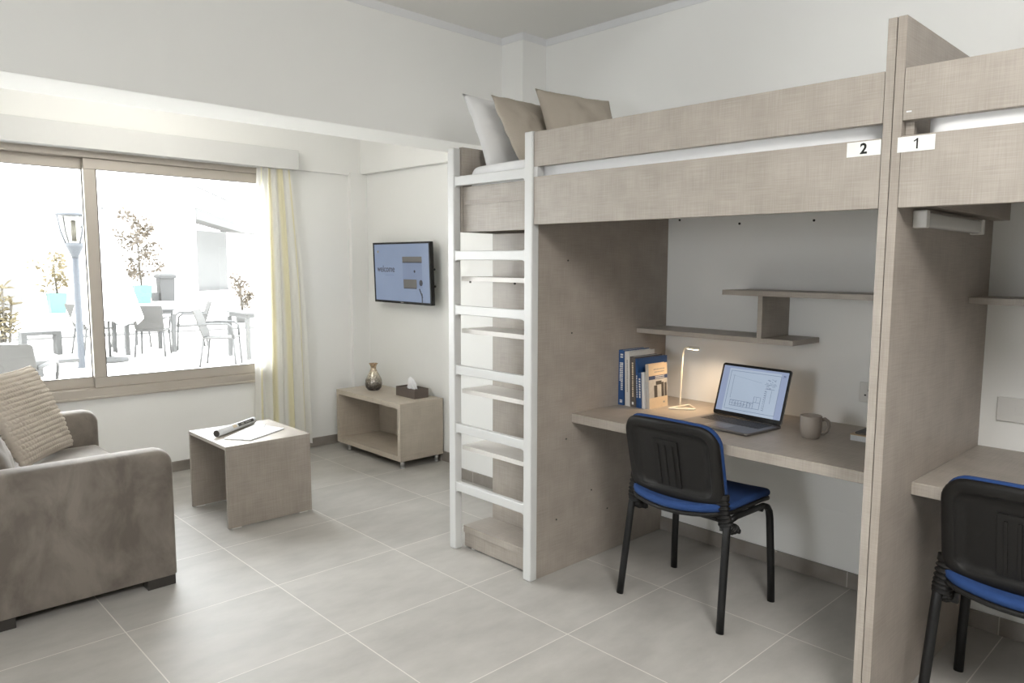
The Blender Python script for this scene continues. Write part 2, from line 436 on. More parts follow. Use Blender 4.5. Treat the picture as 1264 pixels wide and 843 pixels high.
ring(MB(), 1.3085, WX1-.0855, .687, 1.98, BY+.001, BY+.006, .004).build('gasket', ALUD, s1)
m = ring(MB(), WX0+.02, 1.31, .622, 2.045, BY+.055, BY+.09, .066)
s2 = m.build('sash', ALU, win, bevel=.003)
bx(WX0+.08, 1.25, BY+.070, BY+.076, .68, 1.985).build('glass_pane', GLASS, s2)
ring(MB(), WX0+.085, 1.2445, .687, 1.98, BY+.052, BY+.057, .004).build('gasket', ALUD, s2)

# ================================================================== LOFT BEDS
BX = 2.20
def number_label(parent, txt, yc, zc, w, tilt=0):
    m = bx(BX-.0015, BX-.0003, yc-w/2, yc+w/2, zc-.021, zc+.021).build('number_label', mat('label_paper', (.82, .83, .80), .5, var=.01), parent)
    m['label'] = 'white paper label with the number '+txt
    if txt == '1':
        a = MB(); X_ = BX-.0018
        a.loops([[Vector((x, yc-u, zc+v)) for u, v in ((.001, -.0145), (.0055, -.0145), (.0055, .0145), (.002, .0145), (-.002, .0105), (-.006, .0085), (-.006, .005), (-.002, .0065), (.001, .0085))] for x in (X_, X_+.0003)], True, True, False)
        a.build('number', BLACK, m)
    else: text_mesh(txt, .042, 'number', BLACK, frame3((BX-.0018, yc, zc-.001), (0, -1, 0), (0, 0, 1)), m, bold=.0012)
def loft_bed(y0, y1, label, head, txt, ly, lw):
    t = thing('loft_bed', label, 'loft bed', (BX+.45, (y0+y1)/2, 0), group=None)
    ye = y1 if not head else 2.315
    bx(BX, BX+.025, y0, ye, 1.59, 1.79).build('lower_rail', LAM, t, bevel=.0015)
    bx(BX, BX+.025, y0, ye, 1.832, 1.976).build('guard_rail', LAM, t, bevel=.0015)
    m = MB().box(BX+.03, RX-.03, y0+.01, (2.84 if head else y1)-.01, 1.70, 1.72)
    m.build('bed_base', LAMD, t)
    bx(RX-.03, RX, y0, y1, 1.70, 1.80).build('wall_rail', LAM, t)
    if head:
        bx(BX+.035, BX+.06, 2.345, 2.84, 1.572, 1.785).build('end_rail', LAM, t, bevel=.0015)
        bx(BX+.035, RX, 2.845, 2.87, 1.572, 1.972).build('headboard', LAM, t, bevel=.0015)
        e = bx(BX, RX, 2.32, 2.343, 0, 1.70).build('end_panel', LAMD, t, bevel=.0015)
        for x, z in ((2.36, .25), (2.72, .22), (2.60, .34), (2.42, .62), (2.45, 1.11), (2.33, 1.62), (2.62, 1.64), (2.42, 1.44), (2.95, 1.66)):
            MB().tube([(x, 2.321, z), (x, 2.3175, z)], .004, 8).build('screw', DARKS, e)
        bx(BX+.002, BX+.04, 2.2945, 2.3195, 1.79, 1.832).build('spacer', WHITE, t)
    number_label(t, txt, ly, 1.765, lw)
    return t
bed2 = loft_bed(.8645, 2.87, 'linen-textured beige loft bed numbered 2, nearer the window, above the laptop desk', True, '2', .914, .10)
# panel with the pair of end boards between the two beds
bx(BX, RX, .838, .863, 0, 2.12).build('divider_panel', LAM, bed2, bevel=.0015)
bed1 = loft_bed(-1.13, .8085, 'beige loft bed numbered 1, cut off by the right edge of the photo', False, '1', .768, .10)
bx(BX, RX, .81, .8355, 0, 2.12).build('divider_panel', LAMD, bed1, bevel=.0015)
bx(BX, RX, -1.155, -1.13, 0, 2.0).build('end_panel', LAMD, bed1, bevel=.0015)
bx(BX+.027, BX+.05, .785, .8085, 1.795, 1.83).build('spacer', LAM, bed1)
bx(BX+.03, RX-.001, .755, .8085, 1.60, 1.699).build('support_block', LAMD, bed1, bevel=.0015)
for y, z in ((.785, 1.853), (.78, 1.935)):
    o = MB().obox((BX-.001, y, z), (1, 0, 0), (0, 1, 0), (0, 0, 1), .002, .014, .004).build('nick', PAPER if z < 1.9 else LAMD, bed1); o['label'] = 'small scratch on the upper board'

def mattress(name_label, y0, y1, seed, x0=2.243, x1=3.13, zt=1.885, round_end=True):
    mb = MB(); n = 60; k = 20; loops = []
    w, l = x1-x0, y1-y0
    cx, cy = (x0+x1)/2, (y0+y1)/2
    def ringf(ins, z, amp=1, s=1):
        P = []
        for u, v in rr_outline(w-2*ins, l-2*ins, .07-ins*.5, 6):
            nz = (noise.noise(Vector((u*9+seed, v*7, z*22)))*.009+noise.noise(Vector((v*28+z*60, seed, z*18)))*.006)*amp
            L = math.hypot(u, v) or 1
            P.append(Vector((cx+u*s+(-nz if u < 0 else nz), cy+v*s, z+noise.noise(Vector((u*5*s, v*5*s+seed, 2)))*.008*amp)))
        return P
    loops.append(ringf(.03, 1.722, 0, .05)); loops.append(ringf(.03, 1.722, 0)); loops.append(ringf(.005, 1.735, 0))
    for z in (1.76, 1.785, 1.80, 1.815, 1.83, 1.845): loops.append(ringf(0, z))
    loops.append(ringf(.006, zt-.02)); loops.append(ringf(.02, zt-.006)); loops.append(ringf(.045, zt))
    for s in (.8, .55, .3, .05): loops.append(ringf(.045, zt+.004, 1, s))
    mb.loops(loops)
    o = mb.build('mattress', SHEET, sub=1)
    return tag(o, name_label, 'mattress')
mattress('white-sheeted mattress seen through the long slot of the loft bed numbered 2', .875, 2.835, 1, x0=2.245)
mattress('white-sheeted mattress of the loft bed numbered 1 at the right edge', -1.10, .765, 5, x0=2.232)

# ladder
lad = thing('ladder', 'white painted wooden ladder standing at the end of the loft bed', 'ladder', (2.213, 2.61, 0))
for y0, y1, zt in ((2.858, 2.907, 1.966), (2.316, 2.366, 1.980)):
    bx(2.152+.04, 2.234, y0, y1, 0, zt).build('side_rail', WHITE, lad, bevel=.006, seg=3)
    bx(2.196, 2.230, y0+.003, y1-.003, -.0005, .003).build('foot_pad', DARKS, lad) if False else None
for z0 in (.302, .597, .886, 1.178, 1.438, 1.788):
    # rung with softly flared ends
    m = MB(); L = []
    for y, e in ((2.362, .012), (2.372, .004), (2.385, 0), (2.839, 0), (2.852, .004), (2.862, .012)):
        L.append([Vector((2.197, y, z0-e)), Vector((2.225, y, z0-e)), Vector((2.225, y, z0+.044+e*.6)), Vector((2.197, y, z0+.044+e*.6))])
    m.loops(L, True, True, False); m.build('rung', WHITE, lad, bevel=.004, seg=3)

# shelf unit behind the ladder
bc = thing('bookcase', 'open beige bookcase with pale thin shelves behind the white ladder', 'bookcase', (2.33, 2.58, 0))
bx(2.42, 2.445, 2.345, 2.842, .02, 1.57).build('back_panel', LAM, bc, bevel=.0015)
m = bx(2.242, 2.418, 2.345, 2.858, .08, .115).build('base_shelf', LAM, bc, bevel=.0015)
bx(2.248, 2.262, 2.345, 2.856, .008, .079).build('plinth', LAM, bc, bevel=.0015)
bx(2.262, 2.418, 2.838, 2.856, .008, .079).build('plinth', LAM, bc)
for z in (1.338, 1.085, .787, .503):
    s = bx(2.242, 2.419, 2.345, 2.866, z, z+.022).build('shelf', LAMW, bc, bevel=.0015)
    if z > 1.3:
        for yy in (2.82, 2.50): MB().lathe([(.005, -.008), (.005, 0)], (2.26, yy, z-.0005), 8).build('shelf_pin', DARKS, s)
for yy in (2.80, 2.40): MB().lathe([(.012, 0), (.012, .008)], (2.262, yy, 0), 10).build('glide', WPLAS, bc)

# pillows
wp = weld(pillow_mb(.60, .42, .11, (2.60, 2.835, 2.055), (1, .0, 0), (0, .40, .80), seed=3, wr=.010).build('pillow', SHEET))
tag(wp, 'white pillow leaning on the headboard, leftmost of the pillows on the bed', 'pillow')
c1 = weld(pillow_mb(.41, .40, .12, (2.53, 2.655, 2.045), (.99, .10, .03), (-.03, .47, .80), seed=8, wr=.008).build('cushion', TAN))
tag(c1, 'tan linen cushion in the middle, between the white pillow and the other tan cushion', 'cushion')
c2 = weld(pillow_mb(.40, .40, .12, (2.68, 2.485, 2.06), (.93, -.36, -.05), (.05, .34, .86), seed=12, wr=.008).build('cushion', TAN))
tag(c2, 'tan linen cushion rightmost on the bed, partly hidden behind the guard board', 'cushion')

# under-bed tube light of bay 1
tl = thing('batten_light', 'white plastic batten light, switched off, fixed under the loft bed numbered 1', 'lamp', (2.62, .79, 1.54))
pad(MB(), .54, .036, .012, 0, .044, .010, lambda u, v, t: (2.62+u, .790+v, 1.542+t)).build('diffuser', mat('lamp_diffuser', (.62, .62, .60), .25, var=.01), tl)
bx(2.325, 2.352, .768, .8095, 1.538, 1.590).build('end_cap', WPLAS, tl, bevel=.004)
bx(2.886, 2.912, .768, .8095, 1.538, 1.590).build('end_cap', WPLAS, tl, bevel=.004)

# desks
DZ = .735
def desk(y0, y1, label):
    t = thing('desk', label, 'desk', (2.8, (y0+y1)/2, 0))
    bx(2.455, RX-.001, y0, y1, DZ-.042, DZ).build('desktop', LAM, t, bevel=.002)
    m = MB().box(RX-.03, RX-.009, y0, y1, DZ-.09, DZ-.042)
    m.build('wall_batten', LAMD, t)
    return t
desk(.8645, 2.3195, 'built-in beige laminate desk holding the laptop, books and mug')
desk(-1.129, .8095, 'built-in beige desk at the right edge with nothing on it')
def shelf_pair(dy, label, ya=1.475, yb=2.3195):
    t = thing('wall_shelf', label, 'shelf', (3.05, 1.6+dy, 1.08))
    if yb: bx(2.925, RX, ya+dy, yb+dy, 1.085, 1.108).build('lower_shelf', LAM, t, bevel=.0015)
    bx(2.925, RX, .8645+dy if dy == 0 else -.3, (1.83+dy) if dy == 0 else .895, 1.292, 1.315).build('upper_shelf', LAM, t, bevel=.0015)
    if yb: bx(2.925, RX, 1.625+dy, 1.648+dy, 1.108, 1.292).build('upright', LAM, t, bevel=.0015)
    return t
shelf_pair(0, 'staggered two-tier beige wall shelf above the laptop')
t = thing('wall_shelf', 'single beige wall shelf cut off at the right edge, above the empty desk', 'shelf', (3.05, .3, 1.29))
bx(2.93, RX, -.5, .8095, 1.294, 1.317).build('upper_shelf', LAM, t, bevel=.0015)
bx(2.93, RX, .02, .043, 1.108, 1.294).build('upright', LAM, t, bevel=.0015)
bx(2.93, RX, -1.1, .15, 1.085, 1.108).build('lower_shelf', LAM, t, bevel=.0015)

# sockets
so = thing('wall_socket', 'white three-pin wall socket above the laptop desk beside the divider', 'socket', (RX, 1.205, .84))
bx(RX-.009, RX, 1.135, 1.281, .843, .930).build('face_plate', WPLAS, so, bevel=.003)
for yy in (1.24, 1.165):
    for a_, b_, c_, d_ in ((-.003, .003, .892, .901), (.010, .018, .872, .878), (-.018, -.010, .872, .878)):
        bx(RX-.0102, RX-.0088, yy+a_, yy+b_, c_, d_).build('socket_hole', BLACK, so)
so2 = thing('wall_outlet', 'white data outlet plate on the wall above the empty right desk', 'outlet', (RX, .67, .84))
bx(RX-.010, RX, .60, .752, .843, .936).build('face_plate', WPLAS, so2, bevel=.003)
bx(RX-.013, RX-.0098, .665, .689, .873, .903).build('data_port', WPLAS, so2, bevel=.001)
# bolts on the wall under the beds
for i, (y, z) in enumerate(((2.25, 1.655), (1.901, 1.626), (1.525, 1.628), (.70, 1.628))):
    o = MB().tube([(RX, y, z), (RX-.004, y, z)], .0055, 10).build('screw', DARKS)
    tag(o, 'dark wall screw head under the loft bed, ' + ('nearest the end panel', 'midway along the laptop desk', 'nearest the divider, laptop side', 'above the empty desk')[i], 'screw')
# ================================================================== DESK CHAIRS
def desk_chair(label):
    t = thing('desk_chair', label, 'chair', (0, 0, 0))
    for s in (1, -1):
        MB().tube([(0, .252*s, 0), (.012, .248*s, .1), (.045, .238*s, .36), (.052, .236*s, .405), (.07, .235*s, .428)], .0125, 12, ry=.0165).build('leg', BLACKM, t)
        MB().tube([(.40, .252*s, 0), (.395, .248*s, .15), (.388, .238*s, .365), (.382, .236*s, .398), (.365, .235*s, .42), (.335, .235*s, .431)], .0125, 12, ry=.0165).build('leg', BLACKM, t)
    m = MB()
    for s in (1, -1):
        m.tube([(.07, .235*s, .428), (.12, .235*s, .436), (.22, .235*s, .434), (.335, .235*s, .431)], .0125, 10)
        m.box(.082, .10, .2*s-.015, .2*s+.015, .375, .43)
    m.tube([(.085, -.235, .418), (.085, .235, .418)], .010, 10).tube([(.33, -.235, .415), (.33, .235, .415)], .010, 10)
    m.build('seat_frame', BLACKM, t)
    # seat: blue pad over a black shell, front edge rolled down, rear rising slightly
    def seatwarp(u, v, tt):
        # u along x (depth), v along y
        x = .232+u; dz = 0
        k = (u+.215)/.43
        dz -= .020*max(0, (k-.72)/.28)**2
        dz += .012*max(0, (.3-k)/.3)**2
        dz -= .010*(1-(v/.235)**2)
        x -= .055*(1-(v/.235)**2)*max(0, 1-2*k)
        dz -= .012*(1-(v/.235)**2)*max(0, 1-2*k)
        return (x, v, .448+tt+dz)
    pad(MB(), .425, .468, .075, -.002, .016, .007, seatwarp).build('seat_shell', BLACK, t)
    pad(MB(), .43, .472, .08, .014, .048, .017, seatwarp, crown=.006).build('seat_pad', BLUE, t)
    # backrest: w across y, h up z ; warp leans back and curves
    bw, bh = .455, .335
    def backwarp(u, v, tt):
        k = (v+bh/2)/bh
        z = .478+bh*k
        x = .048-.078*k+tt+.032*(u/(bw/2))**2*(1 if True else 0)-.02
        if k < .12: pass
        return (x+.02*0, u, z - .012*(u/(bw/2))**2)
    # shell with raised rim (rear, negative tt)
    mb = MB(); loops = []
    def ring(ins, tt, s=1):
        return [Vector(backwarp(a*s, b*s, tt)) for a, b in rr_outline(bw-2*ins, bh-2*ins, .075-ins*.8)]
    loops.append(ring(.01, .006, .02)); loops.append(ring(.01, .006)); loops.append(ring(0, .002)); loops.append(ring(0, -.006))
    loops.append(ring(.006, -.014)); loops.append(ring(.014, -.017)); loops.append(ring(.036, -.017)); loops.append(ring(.042, -.013)); loops.append(ring(.046, -.006))
    for s in (.8, .6, .4, .2, .02): loops.append(ring(.046, -.006, s))
    mb.loops(loops)
    sh = mb.build('backrest_shell', BLACK, t)
    # embossed plate with grooves
    m = MB()
    def plate(u0, u1, v0, v1, t0, t1):
        L = []
        for tt in (t0, t1):
            L.append([Vector(backwarp(a, b, tt)) for a, b in ((u0, v0), ((u0+u1)/2, v0), (u1, v0), (u1, (v0+v1)/2), (u1, v1), ((u0+u1)/2, v1), (u0, v1), (u0, (v0+v1)/2))])
        m.loops(L, True, True, False)
    plate(-.052, .068, -.115, .082, -.005, -.0125)
    for q in (-.028, .008, .044): plate(q-.005, q+.005, -.11, .062, -.0125, -.0165)
    m.build('back_plate', BLACK, sh, bevel=.001)
    pad(MB(), bw-.004, bh+.002, .075, .004, .038, .016, lambda u, v, tt: backwarp(u, v+.005, tt), crown=.006).build('backrest_pad', BLUE, t)
    # ribbed bellows
    for s in (1, -1):
        path = [Vector(p) for p in ((.052, .212*s, .535), (.05, .214*s, .50), (.050, .218*s, .465), (.054, .222*s, .435), (.066, .226*s, .408), (.088, .228*s, .392), (.112, .228*s, .388))]
        pts = []; rs = []; r2 = []
        nn = 66
        for k in range(nn):
            f = k/(nn-1)*(len(path)-1); i = min(int(f), len(path)-2); g = f-i
            p0 = path[max(i-1, 0)]; p1 = path[i]; p2 = path[i+1]; p3 = path[min(i+2, len(path)-1)]
            p = .5*((2*p1)+(-p0+p2)*g+(2*p0-5*p1+4*p2-p3)*g*g+(-p0+3*p1-3*p2+p3)*g**3)
            pts.append(p); a = .75+.25*math.cos(k*2*math.pi/5.5)
            if k < 8: a = .8
            rs.append(.024*a); r2.append(.033*(a*.45+.55))
        MB().tube(pts, rs, 14, ry=r2, refup=(0, 1, 0)).build('bellows', BLACK, t)
        MB().tube([(.105, .248*s, .385), (.105, .262*s, .385)], .010, 8).build('knob', BLACK, t)
    return t
ch = desk_chair('blue and black office chair pushed in at the laptop desk')
ch.location = (2.40, 1.714, 0)
c_ = copy_tree(ch); c_.location = (2.378, .468, 0); c_['label'] = 'blue and black chair at the empty desk, cut off by the right edge'
for o in (ch, c_): o['group'] = 'blue and black desk chairs'

# ================================================================== DESK OBJECTS
# books: spines face -X, leaning on the end panel; (thickness, height, depth, spine colour)
def book(y0, th, h, d, lean, spinec, coverc, label, marks, x0=2.79, title=None, coverart=False, rotz=0):
    t = thing('book', label, 'book', (x0, y0, DZ), 0, None)
    L = math.tan(lean)
    cm = mat('cover', coverc, .45, var=.06, scale=80)
    sm = mat('spine', spinec, .45, var=.06, scale=80)
    # local: x depth, y decreasing from y0 to y0-th ; lean shears top toward +y
    def P(x, y, z): return Vector((x0+x+.0*z, y0-y+L*z*1, DZ+z*math.cos(lean)))
    def sb(x0_, x1_, y0_, y1_, z0_, z1_):
        vs = [P(x, y, z) for z in (z0_, z1_) for y in (y0_, y1_) for x in (x0_, x1_)]
        return (vs, [(0, 2, 3, 1), (4, 5, 7, 6), (0, 1, 5, 4), (2, 6, 7, 3), (0, 4, 6, 2), (1, 3, 7, 5)])
    c = .0015
    MB().add(*sb(.002, d, 0, c, 0, h)).add(*sb(.002, d, th-c, th, 0, h)).build('cover', cm, t)
    MB().add(*sb(0, .002, 0, th, 0, h)).build('spine', sm, t)
    MB().add(*sb(.003, d-.004, c, th-c, .003, h-.003)).build('page_block', PAPER, t)
    for (mc, y_a, y_b, z_a, z_b, n) in marks:
        m = MB(); zz = z_a
        step = (z_b-z_a)/n
        for k in range(n):
            l = step*(.55 + .3*rnd.random()) if n > 1 else step
            m.add(*sb(-.0006, 0, y_a*th, y_b*th, zz, zz+l)); zz += step
        m.build('spine_mark', mc, t)
    return t, sb
MW = mat('print_white', (.68, .68, .66), .5); MG = mat('print_grey', (.30, .29, .27), .5); MY = mat('print_cream', (.66, .55, .40), .5)
MN = mat('print_navy', (.03, .05, .12), .5); MK = mat('dark_print_and_shade', (.06, .055, .05), .5); MM = mat('print_stone', (.42, .41, .39), .6, var=.2, scale=60)
blue = (.02, .07, .20); brown = (.10, .085, .075); white = (.62, .60, .57)
book(2.3195, .035, .272, .195, 0, blue, blue, 'tall blue book with white spine lettering, first against the panel', [(MW, .42, .8, .075, .215, 15), (MW, .2, .38, .12, .215, 10), (MW, .3, .75, .235, .258, 2), (MW, .3, .75, .012, .03, 2)])
book(2.275, .030, .268, .20, .03, white, white, 'tall white book with a brown spine foot beside the tall blue book', [(MG, .4, .6, .07, .23, 18)])
# brown foot of the white book is a printed band
book(2.241, .033, .245, .215, .035, brown, brown, 'brown-grey book with cream lettering between the white and the blue book', [(MY, .35, .6, .05, .22, 16), (MW, .3, .6, .012, .025, 1)])
book(2.204, .012, .238, .24, .05, blue, blue, 'thin dark blue book behind the two front books', [(MW, .3, .7, .05, .16, 10)])
book(2.190, .018, .172, .16, .05, blue, blue, 'short blue paperback beside the white paperback', [(MW, .25, .75, .05, .15, 8)])
book(2.170, .017, .175, .16, .05, (.66, .66, .66), (.66, .66, .66), 'short white paperback next to the cream-covered book', [(MG, .1, .2, .01, .17, 1)])
tb, sb = book(2.150, .018, .215, .148, .06, (.46, .42, .37), (.62, .49, .34), 'cream and navy book with a stone arch cover, last of the row', [(MM, .1, .9, .055, .13, 1)], x0=2.80)
th = .018
m = MB().add(*sb(.001, .147, th, th+.0006, .140, .158)); m.build('cover_band', MN, tb)
m = MB().add(*sb(.001, .147, th, th+.0006, .052, .140)); m.build('cover_photo', MM, tb)
m = MB().add(*sb(.040, .065, th+.0006, th+.001, .052, .110)).add(*sb(.098, .118, th+.0006, th+.001, .052, .122)).add(*sb(.124, .140, th+.0006, th+.001, .052, .118)).add(*sb(.055, .100, th+.0006, th+.001, .112, .130)); m.build('cover_photo_shadow', MK, tb)
for zz, xa, xb in ((.185, .04, .125), (.172, .045, .118)):
    m = MB(); x = xa
    while x < xb: m.add(*sb(x, x+.006, th+.0001, th+.0007, zz, zz+.006)); x += .009
    m.build('cover_title', MG, tb)
MB().add(*sb(.11, .124, th+.0001, th+.0007, .02, .028)).build('cover_mark', MG, tb)
m = MB()
for zz in (.152, .144): m.add(*sb(.05, .125, th+.0006, th+.001, zz, zz+.003))
m.build('cover_subtitle', MW, tb)

# desk lamp
dl = thing('desk_lamp', 'slim cream wire desk lamp with a glowing head beside the books', 'lamp', (2.94, 2.02, DZ))
CREAM = mat('cream_enamel', (.72, .68, .58), .35, var=.01)
tri = [Vector((2.865, 2.075, 0)), Vector((2.945, 1.965, 0)), Vector((3.02, 2.055, 0))]
P = []
for i in range(3):
    a = tri[i-1]; b_ = tri[i]; c = tri[(i+1) % 3]
    for k in range(5):
        f = k/4; p0 = b_+(a-b_)*.13; p2 = b_+(c-b_)*.13
        P.append(p0*(1-f)**2+b_*2*f*(1-f)+p2*f*f)
MB().tube([p+Vector((0, 0, DZ+.005)) for p in P], .0045, 10, closed=True).build('base', CREAM, dl)
S = Vector((2.97, 2.075, DZ+.005))
MB().tube([S, S+Vector((0, 0, .02)), S+Vector((-.002, -.006, .16)), S+Vector((-.004, -.012, .245)), S+Vector((-.008, -.018, .272)), S+Vector((-.014, -.030, .288)), S+Vector((-.022, -.046, .293))], .0045, 10).build('stem', CREAM, dl)
hd = Vector((2.948, 2.020, DZ+.298))
hx = Vector((-.35, -.94, 0)).normalized(); hy = Vector((.94, -.35, 0))
hwarp = lambda u, v, t: hd+hx*(u+.035)+hy*v+Vector((0, 0, t))
pad(MB(), .085, .032, .015, -.004, .006, .003, hwarp).build('lamp_head', CREAM, dl)
pad(MB(), .075, .024, .011, -.0062, -.0042, .0008, hwarp).build('led_panel', emis('led', (1, .78, .5), 9), dl)
l = bpy.data.lights.new('desk_lamp_light', 'AREA'); l.shape = 'RECTANGLE'; l.size = .07; l.size_y = .02; l.energy = .85; l.color = (1, .70, .42); l.spread = R(150)
lo = bpy.data.objects.new('desk_lamp_light', l); COL.objects.link(lo); lo.location = hd+hx*.035+Vector((0, 0, -.009))

# laptop
lt = thing('laptop', 'open grey laptop showing a floor plan drawing on the desk', 'laptop', (2.78, 1.68, DZ))
A = Vector((2.655, 1.862, DZ)); B = Vector((2.622, 1.500, DZ))
ly = (B-A).normalized(); lx = Vector((-ly.y, ly.x, 0)); lx = lx if lx.x > 0 else -lx   # lx toward wall
lw, ld = .360, .250
up_ = Vector((0, 0, 1))
C0 = A+ly*lw/2+lx*ld/2
pad(MB(), lw, ld, .012, .002, .0125, .003, lambda u, v, t: C0+ly*u+lx*v+up_*t).build('base', SPACE, lt)
m = MB()
for r_ in range(5):
    for c in range(14):
        m.obox(A+ly*(.028+c*.0218)+lx*(.118+r_*.021)+up_*.0125, ly, lx, up_, .0185, .0175, .0012)
m.build('keyboard', KEYS, lt)
MB().obox(A+ly*.125+lx*.02+up_*.0125, ly, lx, up_, .11, .075, .0004).build('trackpad', mat('trackpad', (.2, .19, .185), .3, metal=.5), lt)
# screen, hinge at rear edge, tilted back
sa = R(17); su = (up_*math.cos(sa)+lx*math.sin(sa)); sn = -(lx*math.cos(sa)-up_*math.sin(sa))   # sn toward the user
H0 = A+lx*(ld-.008)+up_*.012
sc0 = H0+ly*lw/2+su*.122
lid = pad(MB(), lw, .240, .012, -.006, .0, .002, lambda u, v, t: sc0+ly*u+su*v+sn*t)
lidO = lid.build('lid', SPACE, lt)
bz = pad(MB(), lw-.002, .238, .011, .0, .0015, .0006, lambda u, v, t: sc0+ly*u+su*v+sn*t).build('bezel', BLACKM, lidO)
MB().tube([H0+ly*.03-su*.001, H0+ly*(lw-.03)-su*.001], .006, 10).build('hinge', BLACKM, lt)
SCR = emis('laptop_screen', lin((164, 178, 196)), .92); SCRL = emis('laptop_panel', lin((140, 153, 182)), .9); LINE = emis('drawing_line', lin((70, 84, 112)), .9)
sw, sh_ = .338, .208
def scr(m, u0, u1, v0, v1, t0=.0015, t1=.0018):
    # u from left (0..1), v from bottom (0..1)
    m.obox(sc0+ly*((u0-.5)*sw)+su*((v0-.5)*sh_+.004)+sn*t0, ly, su, sn, (u1-u0)*sw, (v1-v0)*sh_, t1-t0); return m
scr(MB(), 0, 1, 0, 1).build('screen', SCR, lidO)
m = MB(); scr(m, 0, 1, .955, 1, .0018, .002); scr(m, 0, .10, 0, .955, .0018, .002); scr(m, .9, 1, 0, .955, .0018, .002); m.build('screen_toolbar', SCRL, lidO)
m = MB(); q = (.0018, .0021)
def hl(u0, u1, v, w=.006): scr(m, u0, u1, v, v+w, *q)
def vl(u, v0, v1, w=.004): scr(m, u, u+w, v0, v1, *q)
for v in (.9, .06): hl(.13, .9, v)
vl(.13, .06, .9); vl(.9, .06, .9)
# elevation-like plan: row of rooms
hl(.2, .56, .14); hl(.2, .56, .26); hl(.2, .50, .2, .004)
for u in (.2, .24, .29, .33, .38, .42, .47, .52, .56): vl(u, .14, .26)
hl(.56, .66, .14); vl(.66, .14, .40); hl(.56, .66, .28); hl(.56, .66, .40, .004); vl(.56, .26, .40); vl(.60, .28, .40, .003)
for k in range(26): hl(.17+k*.018, .17+k*.018+.010, .80-k*.0035, .004)
vl(.19, .30, .82, .003)
for k in range(24):
    u = .70+rnd.random()*.14; v = .60+rnd.random()*.22; hl(u, u+.012+.02*rnd.random(), v, .005); vl(u, v, v+.03*rnd.random(), .003)
hl(.70, .84, .60); hl(.68, .86, .69)
for k in range(10): v = .14+k*.045; hl(.70, .712+.01*rnd.random(), v, .012)
vl(.725, .12, .56, .003); vl(.80, .3, .58, .003)
for k in range(30):
    u = .205+rnd.random()*.34; v = .15+rnd.random()*.10; hl(u, u+.01, v, .008)
hl(.915, .97, .88, .004); hl(.93, .965, .905, .02)
m.build('floor_plan_drawing', LINE, lidO)

# mug
mg = thing('mug', 'taupe ceramic mug standing right of the laptop', 'mug', (2.815, 1.318, DZ))
MC = Vector((2.805, 1.322, DZ))
prof = [(.002, .0), (.030, 0), (.034, .002), (.040, .02), (.0425, .045), (.0425, .09), (.0415, .092), (.0395, .09), (.0395, .03), (.03, .008), (.002, .006)]
MB().lathe(prof, MC, 32).build('cup', MUG, mg)
hd2 = Vector((.25, -.97, 0)).normalized()
hd2 = Vector((.62, -.78, 0)).normalized()
MB().tube([MC+hd2*.040+up_*.074, MC+hd2*.055+up_*.078, MC+hd2*.068+up_*.068, MC+hd2*.071+up_*.048, MC+hd2*.062+up_*.028, MC+hd2*.050+up_*.018, MC+hd2*.039+up_*.018], .0052, 10, ry=.0075).build('handle', MUG, mg)

# stacked notepads near divider
nt_ = thing('notebook', 'pale thick notebook on the desk, partly hidden behind the divider', 'notebook', (2.95, 1.10, DZ))
bx(2.885, 3.07, 1.02, 1.193, DZ, DZ+.022).build('page_block', mat('page_edges', (.58, .59, .60), .7, var=.2, scale=200), nt_, bevel=.001)
bx(2.883, 3.072, 1.018, 1.195, DZ+.022, DZ+.026).build('cover', mat('tan_card', (.45, .33, .2), .5), nt_, bevel=.001)
n2 = thing('phone', 'dark flat device lying on the pale notebook', 'phone', (2.97, 1.10, DZ+.026))
bx(2.895, 3.06, 1.03, 1.180, DZ+.0262, DZ+.035).build('body', mat('smoke_case', (.12, .11, .10), .2), n2, bevel=.003)
bx(2.90, 3.055, 1.035, 1.175, DZ+.035, DZ+.0356).build('screen', KEYS, n2)

# ================================================================== TV, CABINET, VASE, TISSUES
tv = thing('television', 'wall-mounted black television showing a blue welcome screen', 'television', (3.1, 4.64, 1.13))
TO = Vector((3.085, 4.655, 1.352)); ty = Vector((.0, -1, 0)); ty = Vector((-.03, -1, 0)).normalized(); tn = Vector((-1, .03, -.03)).normalized(); tu = ty.cross(tn)*-1
tu = tn.cross(ty); tu = tu if tu.z > 0 else -tu
TW, TH = .770, .450
def tvw(u, v, t): return TO+ty*u+tu*v+tn*t
pad(MB(), TW, TH, .006, -.028, 0, .004, tvw).build('housing', BLACK, tv)
pad(MB(), TW*.6, TH*.55, .02, -.055, -.028, .004, tvw).build('rear_cover', BLACK, tv)
def tvb(m, u0, u1, v0, v1, t0, t1): m.obox(TO+ty*((u0-.5)*TW)+tu*((v0-.5)*TH)+tn*t0, ty, tu, tn, (u1-u0)*TW, (v1-v0)*TH, t1-t0); return m
m = MB(); tvb(m, 0, 1, 0, .038, 0, .004); tvb(m, 0, 1, .97, 1, 0, .004); tvb(m, 0, .02, .038, .97, 0, .004); tvb(m, .98, 1, .038, .97, 0, .004)
m.build('bezel', BLACK, tv, bevel=.0008)
tvb(MB(), .48, .53, .010, .026, .004, .0045).build('maker_badge', MG, tv)
TS = emis('tv_screen', lin((130, 144, 168)), .86, .6); T2 = emis('tv_dark', lin((98, 96, 92)), .9); T3 = emis('tv_photo', lin((120, 133, 158)), .86, .6); T4 = emis('tv_text', lin((66, 66, 76)), .9); T5 = emis('tv_key', lin((60, 62, 72)), .8)
T6 = emis('tv_beige', lin((150, 140, 120)), .8)
scn = tvb(MB(), .02, .98, .038, .97, .0005, .0012).build('screen', TS, tv)
tvb(MB(), .53, .86, .27, .76, .0012, .0016).build('picture', T3, scn)
